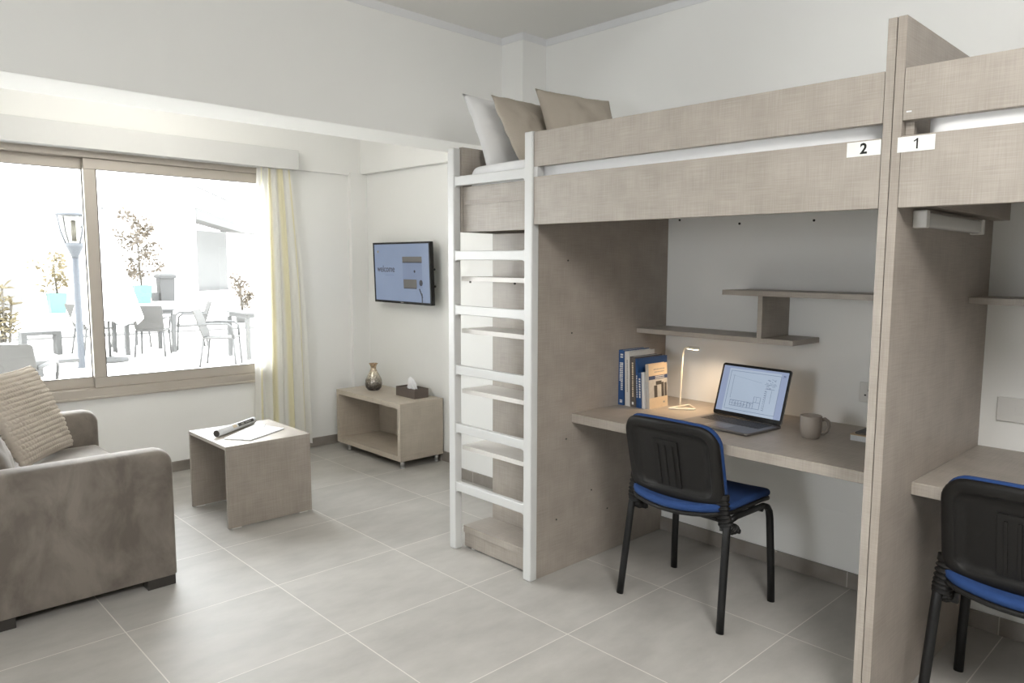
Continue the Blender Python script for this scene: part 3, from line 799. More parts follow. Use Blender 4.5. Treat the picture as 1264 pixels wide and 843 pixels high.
m = MB(); tvb(m, .53, .86, .68, .765, .0016, .002); tvb(m, .54, .765, .265, .40, .0016, .002); m.build('picture_furniture', T2, scn)
for q_ in ((.53, .86, .665, .682), (.54, .76, .25, .268)): tvb(MB(), *q_, .0016, .002).build('picture_shadow', T5, scn)
for cu, cv, r_ in ((.835, .35, .022), (.735, .53, .010)):
    c = TO+ty*((cu-.5)*TW)+tu*((cv-.5)*TH)
    MB().tube([c+tn*.0016, c+tn*.0024], r_, 14, smooth=False).build('picture_knob', T5, scn)
k0 = TO+ty*((.80-.5)*TW)+tu*((.25-.5)*TH)
m = MB(); m.obox(k0+tn*.0016, (ty*.5-tu*.85).normalized(), (ty*.85+tu*.5).normalized(), tn, .075, .012, .0006)
m.obox(k0+tn*.0016+ty*.030-tu*.03, (-tu).normalized(), ty, tn, .07, .012, .0006)
m.v = m.v  # keep
m.build('picture_key', T5, scn)
tvb(MB(), .075, .10, .83, .87, .0012, .0016).build('screen_mark', T6, scn)
text_mesh('welcome', .068, 'welcome_text', T4, frame3(TO+ty*((.225-.5)*TW)+tu*((.56-.5)*TH)+tn*.0016, ty, tu), scn, bold=.0006)
m = MB()
for k in range(9): tvb(m, .21+k*.018, .21+k*.018+.011, .455, .468, .0012, .0015)
m.build('screen_caption', emis('tv_caption', lin((118, 130, 156)), .9), scn)
MB().box(3.13, RX-.012, 4.58, 4.74, 1.27, 1.45).box(RX-.012, RX, 4.55, 4.77, 1.24, 1.48).build('wall_mount', BLACKM, tv, bevel=.002)
for dz in (.03, -.09): MB().tube([tvw(TW/2-.001, dz, -.025), tvw(TW/2+.012, dz, -.025)], .008, 8).build('side_knob', BLACK, tv)

cab = thing('tv_cabinet', 'low open beige cabinet on steel feet under the television', 'cabinet', (2.98, 4.695, 0))
x0, x1, y0, y1, z0, z1, T_ = 2.80, 3.163, 4.262, 5.125, .056, .462, .036
bx(x0, x1, y0, y1, z1-T_, z1).build('top', LAMC, cab, bevel=.0015)
bx(x0, x1, y0, y1, z0, z0+T_).build('bottom', LAMC, cab, bevel=.0015)
bx(x0, x1, y0, y0+T_, z0+T_, z1-T_).build('side_panel', LAMC, cab, bevel=.0015)
bx(x0, x1, y1-T_, y1, z0+T_, z1-T_).build('side_panel', LAMC, cab, bevel=.0015)
bx(x1-.012, x1-.002, y0+T_, y1-T_, z0+T_, z1-T_).build('back_panel', LAMC, cab)
for x in (x0+.035, x1-.04):
    for y in (y0+.03, y1-.12):
        MB().lathe([(.015, .012), (.015, z0)], (x, y, 0), 16).lathe([(.013, 0), (.017, .002), (.017, .012), (.013, .013)], (x, y, 0), 16).build('foot', CHROME, cab)
def vase_mat():
    m, nt, b = new_mat('mercury_glass')
    tc = N(nt, 'ShaderNodeTexCoord'); sep = N(nt, 'ShaderNodeSeparateXYZ'); nt.links.new(tc.outputs['Object'], sep.inputs[0])
    mr = N(nt, 'ShaderNodeMapRange'); mr.inputs[1].default_value = 0; mr.inputs[2].default_value = .2; nt.links.new(sep.outputs[2], mr.inputs[0])
    cr = N(nt, 'ShaderNodeValToRGB'); e = cr.color_ramp.elements
    e[0].position = .08; e[0].color = (.09, .08, .08, 1); e[1].position = .95; e[1].color = (.50, .36, .24, 1)
    e2 = cr.color_ramp.elements.new(.4); e2.color = (.34, .31, .27, 1)
    e2 = cr.color_ramp.elements.new(.65); e2.color = (.62, .56, .46, 1)
    nz = N(nt, 'ShaderNodeTexNoise'); nz.inputs['Scale'].default_value = 70; nt.links.new(tc.outputs['Object'], nz.inputs['Vector'])
    nt.links.new(mr.outputs[0], cr.inputs[0]); nt.links.new(cr.outputs[0], b.inputs['Base Color'])
    b.inputs['Metallic'].default_value = .75; mr2 = N(nt, 'ShaderNodeMapRange'); mr2.inputs[3].default_value = .12; mr2.inputs[4].default_value = .4
    nt.links.new(nz.outputs['Fac'], mr2.inputs[0]); nt.links.new(mr2.outputs[0], b.inputs['Roughness'])
    return m
vp = [(.002, 0), (.036, 0), (.044, .004), (.058, .022), (.064, .05), (.060, .08), (.046, .112), (.030, .14), (.0215, .162), (.0205, .178), (.026, .195), (.035, .205), (.0335, .205), (.023, .192), (.0175, .178), (.018, .16), (.03, .13), (.002, .12)]
vz = MB().lathe(vp, (2.985, 4.895, z1), 40).build('vase', vase_mat(), origin=(2.985, 4.895, z1))
tag(vz, 'small bulbous silver and bronze glass vase on the low cabinet', 'vase')
tb_ = thing('tissue_box', 'dark brown tissue box on the low cabinet with a tissue pulled up', 'tissue box', (3.03, 4.47, z1))
ux, uy, ox, oy = 3.045, 4.475, .060, .118
m = MB().box(ux-ox, ux+ox, uy-oy, uy-oy+.006, z1, z1+.068).box(ux-ox, ux+ox, uy+oy-.006, uy+oy, z1, z1+.068).box(ux-ox, ux-ox+.006, uy-oy+.006, uy+oy-.006, z1, z1+.068).box(ux+ox-.006, ux+ox, uy-oy+.006, uy+oy-.006, z1, z1+.068)
m.box(ux-ox+.006, ux+ox-.006, uy-oy+.006, uy+oy-.006, z1, z1+.058)
m.build('box_body', BROWN, tb_, bevel=.0015)
mb = MB(); L = []
for k in range(9):
    f = k/8; r0 = .034*(1-f)**.5+.006; ring_ = []
    for j in range(26):
        a = 2*math.pi*j/26; rr_ = r0*(1+.35*math.sin(5*a+2*f)+.15*math.sin(9*a))*(1 if f < .99 else .5)
        ring_.append(Vector((ux+rr_*.5*math.cos(a)-.004*f, uy+rr_*1.15*math.sin(a)+.012*f, z1+.058+.078*f+.006*math.sin(3*a)*f)))
    L.append(ring_)
mb.loops(L, False, True); mb.build('tissue', TISSUE, tb_)

# ================================================================== CURTAIN
def curtain_mat():
    m, nt, b = new_mat('striped_sheer')
    uvn = N(nt, 'ShaderNodeUVMap'); uvn.uv_map = 'UVMap'; sep = N(nt, 'ShaderNodeSeparateXYZ'); nt.links.new(uvn.outputs[0], sep.inputs[0])
    nz = N(nt, 'ShaderNodeTexNoise'); nz.inputs['Scale'].default_value = 5; nt.links.new(uvn.outputs[0], nz.inputs['Vector'])
    ad = N(nt, 'ShaderNodeMath', operation='MULTIPLY_ADD'); nt.links.new(nz.outputs['Fac'], ad.inputs[0]); ad.inputs[1].default_value = .02; nt.links.new(sep.outputs[0], ad.inputs[2])
    cr = N(nt, 'ShaderNodeValToRGB'); cr.color_ramp.interpolation = 'LINEAR'
    els = cr.color_ramp.elements; els[0].position = 0; els[0].color = (0, 0, 0, 1); els[1].position = 1; els[1].color = (0, 0, 0, 1)
    for a, b_ in ((.10, .15), (.31, .41), (.60, .70), (.86, .93)):
        for p, v in ((a-.012, 0), (a+.012, 1), (b_-.012, 1), (b_+.012, 0)):
            e = els.new(p); e.color = (v, v, v, 1)
    nt.links.new(ad.outputs[0], cr.inputs[0])
    mx = N(nt, 'ShaderNodeMix', data_type='RGBA'); nt.links.new(cr.outputs[0], mx.inputs[0])
    mx.inputs[6].default_value = (.95, .945, .92, 1); mx.inputs[7].default_value = (.94, .89, .66, 1)
    nt.nodes.remove(b); out = nt.nodes['Material Output']
    df = N(nt, 'ShaderNodeBsdfDiffuse'); tl_ = N(nt, 'ShaderNodeBsdfTranslucent'); tr = N(nt, 'ShaderNodeBsdfTransparent')
    nt.links.new(mx.outputs[2], df.inputs[0]); nt.links.new(mx.outputs[2], tl_.inputs[0])
    m1 = N(nt, 'ShaderNodeMixShader'); m1.inputs[0].default_value = .5; nt.links.new(df.outputs[0], m1.inputs[1]); nt.links.new(tl_.outputs[0], m1.inputs[2])
    m2 = N(nt, 'ShaderNodeMixShader'); m2.inputs[0].default_value = .06; nt.links.new(m1.outputs[0], m2.inputs[1]); nt.links.new(tr.outputs[0], m2.inputs[2])
    nt.links.new(m2.outputs[0], out.inputs[0])
    return m
mb = MB(); nu, nv = 200, 60; uvs = []
for j in range(nv+1):
    g = j/nv; z = 2.16-(2.16-.045)*g
    xa = 2.30-.085*min(1, g*2.2)+.03*g*g; xb = 2.535+.035*g+.055*g**1.2*1
    xa = 2.285-.03*math.sin(min(1, g*1.5)*math.pi/2)-.045*g; xb = 2.53+.06*math.sin(min(1, g*1.6)*math.pi/2)+.045*g
    for i in range(nu+1):
        s = i/nu
        amp = .010+.012*g
        x = xa+(xb-xa)*s+.006*math.sin(s*31+g*1.3)
        y = 5.215+amp*math.sin(s*2*math.pi*5.3+.8*math.sin(g*2.2)+1)+.005*math.sin(s*2*math.pi*11+g*2)
        mb.v.append(Vector((x, min(y, 5.262), z+.012*math.sin(s*9)*g))); uvs.append((s, 1-g))
mb.f = [(j*(nu+1)+i, j*(nu+1)+i+1, (j+1)*(nu+1)+i+1, (j+1)*(nu+1)+i) for j in range(nv) for i in range(nu)]
mb.smooth = [True]*len(mb.f); mb.uv = uvs
cu = mb.build('curtain', curtain_mat())
tag(cu, 'sheer white curtain with yellow stripes hanging at the right end of the window', 'curtain')

# ================================================================== COFFEE TABLE + MAGAZINE
ct = thing('coffee_table', 'square beige coffee table with two solid side panels in front of the curtain', 'table', (1.73, 4.17, 0))
a0, a1, b0, b1 = 1.492, 1.965, 3.905, 4.44
bx(a0, a1, b0, b1, .432, .452).build('tabletop', LAM, ct, bevel=.0015)
for ya in (b0, b1-.02):
    s_ = bx(a0+.001, a1-.001, ya+.0005, ya+.0195, .006, .432).build('side_panel', LAMD, ct, bevel=.0015)
    for xx in (a0+.02, a1-.075): bx(xx, xx+.05, ya+.003, ya+.017, 0, .006).build('glide', WPLAS, s_)
mgz = thing('magazine', 'open magazine with its left half rolled up on the coffee table', 'magazine', (1.72, 4.13, .452))
# flat page half
c1_, c2_, c3_, c4_ = [Vector((x, y, .4525)) for x, y in ((1.555, 4.085), (1.645, 3.955), (1.905, 4.105), (1.835, 4.335))]
def quad_slab(m, pts, h0, h1):
    vs = [p+up_*h0 for p in pts]+[p+up_*h1 for p in pts]
    return m.add(vs, [(3, 2, 1, 0), (4, 5, 6, 7), (0, 1, 5, 4), (1, 2, 6, 5), (2, 3, 7, 6), (3, 0, 4, 7)])
m = MB(); pts = [c1_, c2_, c3_, c4_]
quad_slab(m, pts, 0, .006).build('page_block', PAPER, mgz)
m = MB(); q = [c1_.lerp(c3_, .02), c2_.lerp(c4_, .02), c3_.lerp(c1_, .02), c4_.lerp(c2_, .02)]
quad_slab(m, q, .006, .0066).build('open_page', mat('gloss_page', (.72, .74, .77), .25, var=.1, scale=9), mgz)
# printed picture on page: curved grey strokes
m = MB()
for k in range(3):
    pts_ = []
    for j in range(14):
        f = j/13; p = c4_.lerp(c2_, .25+.06*k)+(c3_-c2_)*(-.12+.45*f)+(c2_-c1_)*.18*math.sin(f*math.pi)
        pts_.append(p+up_*.0068)
    m.tube(pts_, .0045, 5, ry=.0003)
m.build('page_picture', MG, mgz)
# roll
r0 = Vector((1.545, 4.165, .452)); r1 = Vector((1.845, 4.385, .452)); rd = (r1-r0).normalized(); rl = (r1-r0).length; rn = Vector((rd.y, -rd.x, 0))
L = []
sp = []
for k in range(60):
    a = k/59*2*math.pi*2.1; rr_ = .020-.0022*a/(2*math.pi); sp.append((rr_*math.cos(a-math.pi/2), rr_*math.sin(a-math.pi/2)))
outer = sp; inner = [(x*.93, y*.93) for x, y in reversed(sp)]
prof_ = outer+inner
for f in (0, 1):
    L.append([r0+rd*rl*f+rn*p[0]+up_*(p[1]+.0205) for p in prof_])
MB().loops(L, True, True, True).build('rolled_pages', PAPER, mgz)
def roll_patch(nm, f0, f1, a0_, a1_, material, rad=.0204):
    m = MB(); LL = []
    for f in (f0, f1):
        LL.append([r0+rd*rl*f+rn*rad*math.cos(a)+up_*(rad*math.sin(a)+.0205) for a in [R(a0_+(a1_-a0_)*k/10) for k in range(11)]])
    LL2 = [[p for p in l] for l in LL]
    m.loops(LL2, False, False, True, closed=False); return m.build(nm, material, mgz)
roll_patch('cover_photo', .50, .93, 5, 62, MK); roll_patch('cover_photo', .58, .66, 20, 50, MG, .0206); roll_patch('cover_photo', .36, .46, 8, 60, MY); roll_patch('cover_photo', .70, .85, 22, 45, MG, .0206)
MB().tube([r0-rd*.0005+up_*.0205, r0+rd*.01+up_*.0205], .0185, 20, smooth=False).build('roll_end_shade', MK, mgz)  # dark plug painting in the shade of the roll's open end

# ================================================================== SOFA
sf = thing('sofa', 'taupe velvet sofa with block arms by the window, cut off by the left edge', 'sofa', (.66, 4.05, 0))
SX0, SX1, SY0, SY1 = .22, 1.078, 3.40, 4.70
AW = .135
def arm(y0_, y1_):
    # side outline in x-z with rounded front-top corner, rounded long edges
    mb = MB()
    out = []
    r1_, z0_, z1_ = .065, .045, .612
    out += [(SX0, z0_), (SX1, z0_)]
    for k in range(9):
        a = R(90*k/8); out.append((SX1-r1_+r1_*math.cos(a), z1_-.006-r1_+r1_*math.sin(a)))
    out.append((SX0, z1_-.004))
    cxm = (SX0+SX1)/2; czm = (z0_+z1_)/2
    loops = []
    er = .028
    steps = [(y0_, er), (y0_+er*.12, er*.5), (y0_+er*.4, er*.2), (y0_+er, 0), ((y0_+y1_)/2, -.004), (y1_-er, 0), (y1_-er*.4, er*.2), (y1_-er*.12, er*.5), (y1_, er)]
    for y, ins in steps:
        lp = []
        for x, z in out:
            x2 = x-ins*(1 if x > SX1-.1 else 0)*(min(1, (x-(SX1-.1))/.1)); z2 = z-ins*(1 if z > z1_-.1 else 0)*min(1, (z-(z1_-.1))/.09)
            lp.append(Vector((x2, y, z2)))
        loops.append(lp)
    mb.loops(loops); o = mb.build('armrest', VELVET, sf); 
    md = o.modifiers.new('bv', 'BEVEL'); md.width = .006; md.segments = 2; md.limit_method = 'ANGLE'; md.angle_limit = R(35)
    return o
arm(SY0, SY0+AW); arm(SY1-AW, SY1)
bx(SX0+.12, SX1-.02, SY0+AW, SY1-AW, .05, .27).build('seat_base', VELVET, sf, bevel=.01)
scx, scy = (.42+1.058)/2, (SY0+SY1)/2
pad(MB(), 1.066-.40, SY1-SY0-2*AW-.006, .035, .271, .43, .028, lambda u, v, t: ((1.066+.40)/2+u, scy+v, t), crown=.022).build('seat_cushion', VELVET, sf)
pad(MB(), SY1-SY0-2*AW, .66, .03, 0, .20, .03, lambda u, v, t: (SX0+t*.45, scy+u, .05+.33+v)).build('backrest', VELVET, sf)
FT = mat('dark_wood_foot', (.03, .026, .022), .5)
for xa, xb in ((SX1-.125, SX1-.012), (.38, .487)):
    for ya, yb in ((SY0+.006, SY0+.075), (SY1-.075, SY1-.006)):
        bx(xa, xb, ya, yb, 0, .045).build('foot', FT, sf, bevel=.002)

# knitted cushion
KN = 280
def knit(u, v):
    # ribs run across (constant v), stitches within
    r_ = v*9.5; fr = r_-math.floor(r_); row = math.floor(r_)
    rib = math.sqrt(max(0, 1-(2*fr-1)**2))
    s_ = u*15+(.5 if row % 2 else 0)+.35*(fr-.5); st = abs(math.sin(s_*math.pi))**.6
    return .010*rib*(.15+.85*st)
KM = mat('knit_yarn', (.56, .50, .43), .95, var=.08, scale=200, bump=.3, bscale=900)
Pbr = Vector((.925, 4.475, .462)); Pbl = Vector((.65, 4.115, .462))
ke = (Pbr-Pbl).normalized(); kn = Vector((-ke.y, ke.x, 0)); kn = kn if kn.x < 0 else -kn
ku = (up_*math.cos(R(30))+kn*math.sin(R(30))).normalized()
kc = (Pbr+Pbl)/2+ku*.225+ (kn*.03)
ke = Vector((.596, .803, 0)); ku = Vector((-.309, .23, .923)); kc = Vector((.718, 4.316, .672))
kb = weld(pillow_mb(.46, .46, .13, kc, ke, ku, seed=5, n=KN, wr=.006, knit=knit, pinch=.035).build('cushion', KM), 3e-4)
tag(kb, 'beige chunky knit cushion leaning on the sofa seat', 'cushion')
gcm = weld(pillow_mb(.40, .42, .12, (.47, 3.745, .665), (.1, 1, 0), (-.38, 0, .92), seed=21, wr=.005, pinch=.03).build('cushion', VELVET), 1e-4)
tag(gcm, 'plain taupe cushion with a pale edge at the left edge, nearer than the knit one', 'cushion')

# ================================================================== OUTSIDE
GZ = -.15
PAVE = mat('pale_paving', (.62, .60, .57), .8, var=.03, scale=1.2)
BWALL = mat('white_render', (.80, .79, .77), .9, var=.01, scale=1)
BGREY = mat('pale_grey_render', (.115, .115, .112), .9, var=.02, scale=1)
GROOVE = mat('wall_groove', (.085, .085, .083), .9)
OGREY = mat('grey_outdoor_plastic', (.062, .062, .060), .7, var=.12, scale=90)
OGREYL = mat('grey_woven_plastic', (.086, .084, .080), .8, var=.35, scale=70, spec=.1)
OPOLE = mat('weathered_blue_grey_metal', (.030, .035, .042), .5, var=.2, scale=30)
TURQ = mat('turquoise_glaze', (.05, .12, .105), .5, var=.05)
LEAF = mat('olive_leaf', (.085, .066, .045), .7, var=.35, scale=20)  # even brown-olive leaf colour with random mottling
LEAFY = mat('yellow_leaf', (.12, .095, .045), .7, var=.35, scale=20)  # yellowish leaf colour, mottled at random
STEM = mat('pale_bark', (.07, .06, .045), .8)
BIN = mat('grey_bin_plastic', (.035, .035, .034), .6, var=.15, scale=30)
FAB = mat('white_parasol_cloth', (.8, .8, .8), .9, var=.01)
CONC = mat('concrete', (.058, .058, .056), .85, var=.1, scale=12)
struct(bx(-30, 60, 5.6, 80, GZ-.2, GZ).build('ground', PAVE))

bl = thing('building', 'white building with grooved wall panels behind the potted tree', 'building', (9, 34, GZ))
# main block: front face from P1 to P2
def wallslab(m, p, q, z0, z1, th):
    p, q = Vector((*p, 0)), Vector((*q, 0)); d = (q-p).normalized(); n = Vector((-d.y, d.x, 0))
    if n.y < 0: n = -n
    m.obox(p+up_*z0, d, n, up_, (q-p).length, th, z1-z0); return d, n
m = MB(); d_, n_ = wallslab(m, (4.2, 29.9), (12.2, 34.3), GZ, 9.5, 6)
m.build('wall', BWALL, bl)
m = MB()
nd = -n_
P1 = Vector((8.0, 29.9+3.8*4.4/8, 0))
for k in range(8):
    z = .15+k*.44
    m.obox(P1+up_*z+nd*.012, d_, n_, up_, 3.2 if k in (2, 4) else 1.9, .02, .022)
for z in (5.3,):
    m.obox(Vector((4.6, 30.12, z))+nd*.012, d_, n_, up_, 7.5, .02, .018)
m.build('wall_groove', GROOVE, bl)
m = MB(); m.obox(Vector((7.4, 31.66, GZ))+nd*.06, d_, n_, up_, .45, .05, 2.8)
m.obox(Vector((7.2, 31.55, 2.62))+nd*.2, d_, n_, up_, 1.0, .2, .07); m.build('doorway', mat('pale_door', (.088, .088, .085), .8), bl)
# second wing with balcony
b2 = thing('building', 'white wing with a recessed wall and stair balcony beyond the bin', 'building', (17, 43, GZ))
m = MB(); dd, nn_ = wallslab(m, (13.2, 41.0), (30, 55.0), GZ, 12, 5); m.build('wall', BWALL, b2)
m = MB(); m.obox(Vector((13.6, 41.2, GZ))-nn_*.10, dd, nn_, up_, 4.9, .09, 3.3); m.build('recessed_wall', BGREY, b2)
m = MB(); m.obox(Vector((13.6, 40.85, GZ)), dd, nn_, up_, 4.9, .05, .12); m.build('plinth', GROOVE, b2)
# balcony slab + stair parapet
bo = Vector((16.4, 42.5, 0))-nn_*1.2
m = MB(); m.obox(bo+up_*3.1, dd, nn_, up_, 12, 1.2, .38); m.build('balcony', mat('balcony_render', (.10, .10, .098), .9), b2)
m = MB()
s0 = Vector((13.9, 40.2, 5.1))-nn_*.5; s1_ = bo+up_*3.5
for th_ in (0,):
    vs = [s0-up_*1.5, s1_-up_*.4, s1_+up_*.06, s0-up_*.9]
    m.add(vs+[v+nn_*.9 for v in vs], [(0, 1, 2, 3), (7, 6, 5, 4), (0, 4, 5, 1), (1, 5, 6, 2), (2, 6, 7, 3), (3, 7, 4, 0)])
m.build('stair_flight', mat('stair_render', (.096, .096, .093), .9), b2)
RL = mat('grey_railing', (.055, .055, .052), .5)
s1r = s1_+up_*1.0
MB().tube([s0+up_*.15, s1r, s1r+dd*10], .045, 6).build('handrail', RL, b2)
for k in range(5): MB().tube([s1_+dd*(.25+k*2.2), s1_+dd*(.25+k*2.2)+up_*1.0], .025, 6).build('railing_post', RL, b2)
# tall side wall left
b3 = thing('building', 'plain white wall at the left beyond the potted tree with turquoise pot', 'building', (3, 30, GZ))
m = MB(); wallslab(m, (-12, 21.5), (4.0, 29.8), GZ, 9, .5); m.build('wall', BWALL, b3)
m = MB()
for z in (5.2, 3.35): m.obox(Vector((-6, 24.6, z))-Vector((-.46, .89, 0))*.02, Vector((16.2, 8.4, 0)).normalized(), Vector((-.46, .89, 0)), up_, 9.5, .02, .02)
m.build('wall_groove', GROOVE, b3)
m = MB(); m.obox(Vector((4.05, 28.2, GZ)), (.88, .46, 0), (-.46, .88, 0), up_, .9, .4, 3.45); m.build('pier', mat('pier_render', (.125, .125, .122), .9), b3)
# raised kerb across the terrace
o = bx(-10, 40, 17.6, 18.0, GZ, GZ+.04).build('kerb', mat('kerb_stone', (.092, .09, .086), .85)); struct(o)

# street lamp
ls = thing('street_lamp', 'grey pole lamp with a glass cone head outside the window', 'street lamp', (2.80, 12.62, GZ))
LP = Vector((2.80, 12.62, 0))
MB().lathe([(.07, GZ), (.07, GZ+.012), (.048, GZ+.013), (.046, 1.46)], LP, 16).build('pole', OPOLE, ls)
MB().lathe([(.046, 1.46), (.055, 1.5), (.11, 1.62), (.13, 1.68), (.002, 1.68)], LP, 20).build('collar', OPOLE, ls)
GL2 = glass_mat('lamp_glass', (.80, .79, .76))
MB().lathe([(.13, 1.682), (.19, 1.85), (.225, 2.06)], LP, 28, cap0=False, cap1=False).build('glass_cone', GL2, ls)
MB().lathe([(.225, 2.06), (.24, 2.075), (.235, 2.10), (.002, 2.12)], LP, 28).build('cap', OPOLE, ls)
m = MB()
for k in range(4):
    a = k*math.pi/2+.35; dv = Vector((math.cos(a), math.sin(a), 0))
    m.tube([LP+dv*.13+up_*1.68, LP+dv*.19+up_*1.85, LP+dv*.225+up_*2.07], .014, 6)
m.build('cage', OPOLE, ls)
MB().lathe([(.035, 1.70), (.035, 2.0), (.002, 2.01)], LP, 12).build('bulb', mat('frosted_bulb', (.07, .065, .045), .5), ls)

# outdoor chairs: local x forward, origin centre
def outdoor_chair(label, m_seat, m_frame):
    t = thing('garden_chair', label, 'chair', (0, 0, 0))
    pad(MB(), .46, .46, .04, .42, .445, .008, lambda u, v, tt: (u, v, tt)).build('seat', m_seat, t)
    pad(MB(), .44, .44, .035, 0, .022, .006, lambda u, v, tt: (-.225-.13*((v+.22)/.44)+tt, u, .45+(v+.22)*.93)).build('backrest', m_seat, t)
    for s in (1, -1):
        MB().tube([(.21, .21*s, .43), (.235, .225*s, 0)], .017, 8).build('leg', m_frame, t)
        MB().tube([(-.21, .20*s, .43), (-.27, .225*s, 0)], .017, 8).build('leg', m_frame, t)
        MB().tube([(-.27, .225*s, .64), (-.1, .245*s, .655), (.14, .245*s, .65), (.20, .235*s, .60), (.21, .215*s, .44)], .014, 8, ry=.02).build('armrest', m_frame, t)
    return t
oc = outdoor_chair('grey garden chair with its back to the window, in front of the terrace table', OGREYL, OGREY)
def face(o, x, y, deg): o.location = (x, y, GZ); o.rotation_euler = (0, 0, R(deg))
face(oc, 4.06, 13.55, 62)
spots = [(3.42, 14.45, 10, 'grey garden chair left of the terrace table, half behind the white parasol'),
         (4.15, 15.05, -80, 'grey garden chair on the far side of the terrace table'),
         (4.86, 14.15, 168, 'grey garden chair at the right end of the terrace table')]
for x, y, dg_, lb in spots:
    c = copy_tree(oc); face(c, x, y, dg_); c['label'] = lb
c = copy_tree(oc); face(c, 4.42, 11.55, -33); c['label'] = 'grey garden armchair seen from the side next to the curtain'
c5 = copy_tree(oc); face(c5, 1.30, 8.0, 62); c5['label'] = 'large pale woven garden chair back close to the window at the left edge'
for o in bpy.data.objects:
    if o.name.startswith('garden_chair'): o['group'] = 'grey garden chairs on the terrace'
c5.location.z = GZ
def table(x0_, x1_, y0_, y1_, zt, label, rot=0):
    t = thing('garden_table', label, 'table', ((x0_+x1_)/2, (y0_+y1_)/2, GZ), rot)
    hw, hl_ = (x1_-x0_)/2, (y1_-y0_)/2
    M_ = root_matrix(t)
    def B(nm, a, b_, c, d, e, f):
        m = MB().box(a, b_, c, d, e, f); m.v = [M_ @ v for v in m.v]; m.build(nm, OGREY, t, bevel=.003)
    B('tabletop', -hw, hw, -hl_, hl_, zt-.03, zt)
    B('apron', -hw+.03, hw-.03, -hl_+.03, hl_-.03, zt-.09, zt-.031)
    for sx in (-1, 1):
        for sy in (-1, 1):
            cx_, cy_ = sx*(hw-.035), sy*(hl_-.035); B('leg', cx_-.032, cx_+.032, cy_-.032, cy_+.032, 0, zt-.09)
    return t
table(3.70, 4.50, 13.75, 14.55, .76, 'grey square garden table ringed by chairs on the terrace')
table(4.95, 5.75, 11.9, 12.7, .76, 'grey garden table half hidden by the curtain')
# parasol, closed
pa = thing('parasol', 'closed white parasol behind the window mullion', 'parasol', (3.72, 13.05, GZ))
PP = Vector((3.30, 13.10, 0))
pa.location = (PP.x, PP.y, GZ)
MB().lathe([(.02, GZ), (.02, 2.25)], PP, 8).build('pole', OGREY, pa)
L = []
for f in [k/12 for k in range(13)]:
    r_ = .05+.40*f**1.15; z = 2.2-1.72*f
    L.append([PP+Vector((r_*(1+.12*math.cos(7*a))*math.cos(a), r_*(1+.12*math.cos(7*a))*math.sin(a), z+.05*math.cos(7*a)*f)) for a in [2*math.pi*k/56 for k in range(56)]])
MB().loops(L, False, False).build('canopy', FAB, pa)
MB().lathe([(.25, GZ), (.25, GZ+.05), (.04, GZ+.08)], PP, 20).build('base', CONC, pa)

# potted plants
def leaf(m, p, d, size, r):
    d = d.normalized(); s_ = d.cross(Vector((r.random()-.5, r.random()-.5, r.random()-.2))).normalized()
    n_ = d.cross(s_)
    tip = p+d*size; mid = p+d*size*.5
    m.add([p, mid+s_*size*.24+n_*size*.05, tip, mid-s_*size*.24+n_*size*.05], [(0, 1, 2), (0, 2, 3)])
def plant(name, label, loc, pot_r, pot_h, h, spread, leafm, leafsize, n, seed, potm=TURQ, square=True, branches=12):
    r = random.Random(seed); t = thing(name, label, 'plant', (*loc, GZ))
    o = Vector((*loc, GZ))
    if square:
        m = MB(); a = pot_r*.8; b_ = pot_r
        L = [[o+Vector((sx*q, sy*q, z)) for sx, sy in ((-1, -1), (1, -1), (1, 1), (-1, 1))] for q, z in ((a, 0), (b_, pot_h), (b_*.9, pot_h), (b_*.88, pot_h-.06))]
        m.loops(L, True, True, False); m.build('pot', potm, t)
    else: MB().lathe([(pot_r*.8, 0), (pot_r, pot_h), (pot_r*.9, pot_h), (pot_r*.88, pot_h-.05)], o, 20).build('pot', potm, t)
    st = MB(); lf = MB(); top = o+up_*(pot_h-.05)
    st.tube([top+Vector((.03, 0, 0)), top+Vector((.0, .02, h*.35)), top+Vector((-.04, 0, h*.7)), top+Vector((.02, 0, h*.9))], [.035, .03, .02, .012], 6)
    tips = []
    for k in range(branches):
        f = .12+.85*k/branches; a = r.random()*6.28
        p0 = top+Vector((0, 0, h*f)); ln = spread*(.35+.65*r.random())*(1.1-.5*abs(f-.6))
        p1 = p0+Vector((math.cos(a)*ln, math.sin(a)*ln, h*.12*(.3+r.random())))
        st.tube([p0, p0.lerp(p1, .5)+up_*.05, p1], [.014, .010, .006], 5)
        tips += [(p0.lerp(p1, q), p1-p0) for q in (.5, .7, .85, 1, 1)]
    for k in range(n):
        p, d = r.choice(tips)
        rv = Vector((r.gauss(0, 1), r.gauss(0, 1), r.gauss(0, .8)))
        leaf(lf, p+rv*spread*.10, d.normalized()*.4+rv, leafsize*(.7+.6*r.random()), r)
    st.build('stem', STEM, t); lf.build('foliage', leafm, t)
    return t
plant('potted_tree', 'leafy potted tree in a turquoise square pot beside the grey bin', (8.95, 31.0), .31, .68, 2.6, .85, LEAF, .17, 1100, 3, branches=16)
plant('potted_plant', 'small yellowish plant in a turquoise pot left of the street lamp', (5.33, 26.5), .23, .60, 1.25, .55, LEAFY, .15, 330, 9, branches=10)
plant('potted_plant', 'pale shrub in a grey pot next to the curtain outside', (8.0, 19.5), .17, .30, .95, .35, LEAF, .11, 420, 15, potm=CONC, square=False, branches=9)
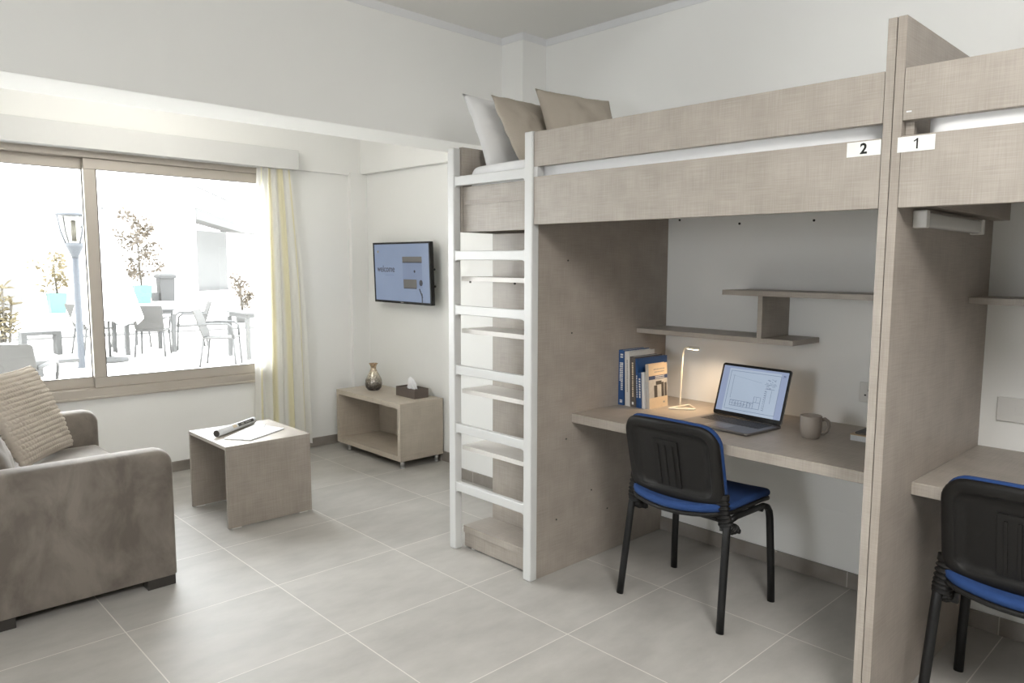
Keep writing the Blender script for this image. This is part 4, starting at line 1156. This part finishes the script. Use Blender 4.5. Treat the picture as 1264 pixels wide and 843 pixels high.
# palm-like plant
pp = thing('potted_palm', 'spiky yellow-green palm in a white planter at the left edge outside', 'plant', (2.30, 15.2, GZ))
o = Vector((2.30, 15.2, GZ))
bx(1.85, 2.50, 15.0, 15.5, GZ, .05).build('planter', BWALL, pp, bevel=.01)
r = random.Random(4); st = MB(); lf = MB()
for s_, (dx, dy, hh) in enumerate(((0, 0, .9), (.12, .05, .62), (-.12, 0, .45), (.08, -.1, .35), (-.05, .1, .7))):
    b0_ = o+Vector((dx*.5, dy*.5, .15)); tpp = o+Vector((dx, dy, .2+hh)); st.tube([b0_, tpp], .02, 6)
    for q in (1, .75, .5, .3):
        c = b0_.lerp(tpp, q)
        for k in range(9 if q == 1 else 5):
            a = r.random()*6.28; el = .2+.9*r.random(); d = Vector((math.cos(a)*math.cos(el), math.sin(a)*math.cos(el), math.sin(el))); ln = .17+.10*r.random()
            s2 = d.cross(up_).normalized()*.014
            lf.add([c-s2, c+s2, c+d*ln*.6+s2*1.3, c+d*ln-up_*.05, c+d*ln*.6-s2*1.3], [(0, 1, 2, 3, 4)])
st.build('stem', STEM, pp); lf.build('foliage', LEAFY, pp)
# litter bin
bn = thing('litter_bin', 'dark grey litter bin against the white wall beside the potted tree', 'bin', (10.25, 32.4, GZ))
q = Vector((10.25, 32.35, GZ))
def rect_loop(c, w, z): return [c+Vector((sx*w, sy*w, z)) for sx, sy in ((-1, -1), (1, -1), (1, 1), (-1, 1))]
MB().loops([rect_loop(q, .25, 0), rect_loop(q, .27, .92)], True, True, False).build('body', BIN, bn)
MB().loops([rect_loop(q, .33, .92), rect_loop(q, .33, 1.02), rect_loop(q, .26, 1.10)], True, True, False).build('lid', BIN, bn)
MB().box(9.72, 9.92, 32.2, 32.4, GZ, GZ+.35).build('foot_box', BIN, bn)
# bench
be = thing('bench', 'low grey concrete bench on the terrace left of the street lamp', 'bench', (2.5, 14.6, GZ))
m = MB().box(2.42, 2.98, 14.6, 14.9, .19, .25).box(2.90, 2.98, 14.6, 14.9, GZ, .19).box(2.42, 2.50, 14.6, 14.9, GZ, .19)
m.build('seat_block', CONC, be, bevel=.005)
bs = thing('bench', 'long low slab bench in front of the block bench outside', 'bench', (2.45, 12.8, GZ))
MB().box(1.7, 2.62, 11.9, 12.5, .02, .07).build('slab', CONC, bs, bevel=.005)
MB().box(1.95, 2.20, 11.55+.4, 12.4, GZ, .02).build('plinth', CONC, bs)

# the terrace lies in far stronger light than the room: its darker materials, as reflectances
for n in ('grey_outdoor_plastic', 'grey_woven_plastic', 'weathered_blue_grey_metal', 'turquoise_glaze', 'olive_leaf', 'yellow_leaf', 'pale_bark', 'grey_bin_plastic', 'concrete', 'pale_grey_render', 'wall_groove', 'pale_door', 'balcony_render', 'stair_render', 'grey_railing', 'pier_render', 'kerb_stone', 'frosted_bulb'):
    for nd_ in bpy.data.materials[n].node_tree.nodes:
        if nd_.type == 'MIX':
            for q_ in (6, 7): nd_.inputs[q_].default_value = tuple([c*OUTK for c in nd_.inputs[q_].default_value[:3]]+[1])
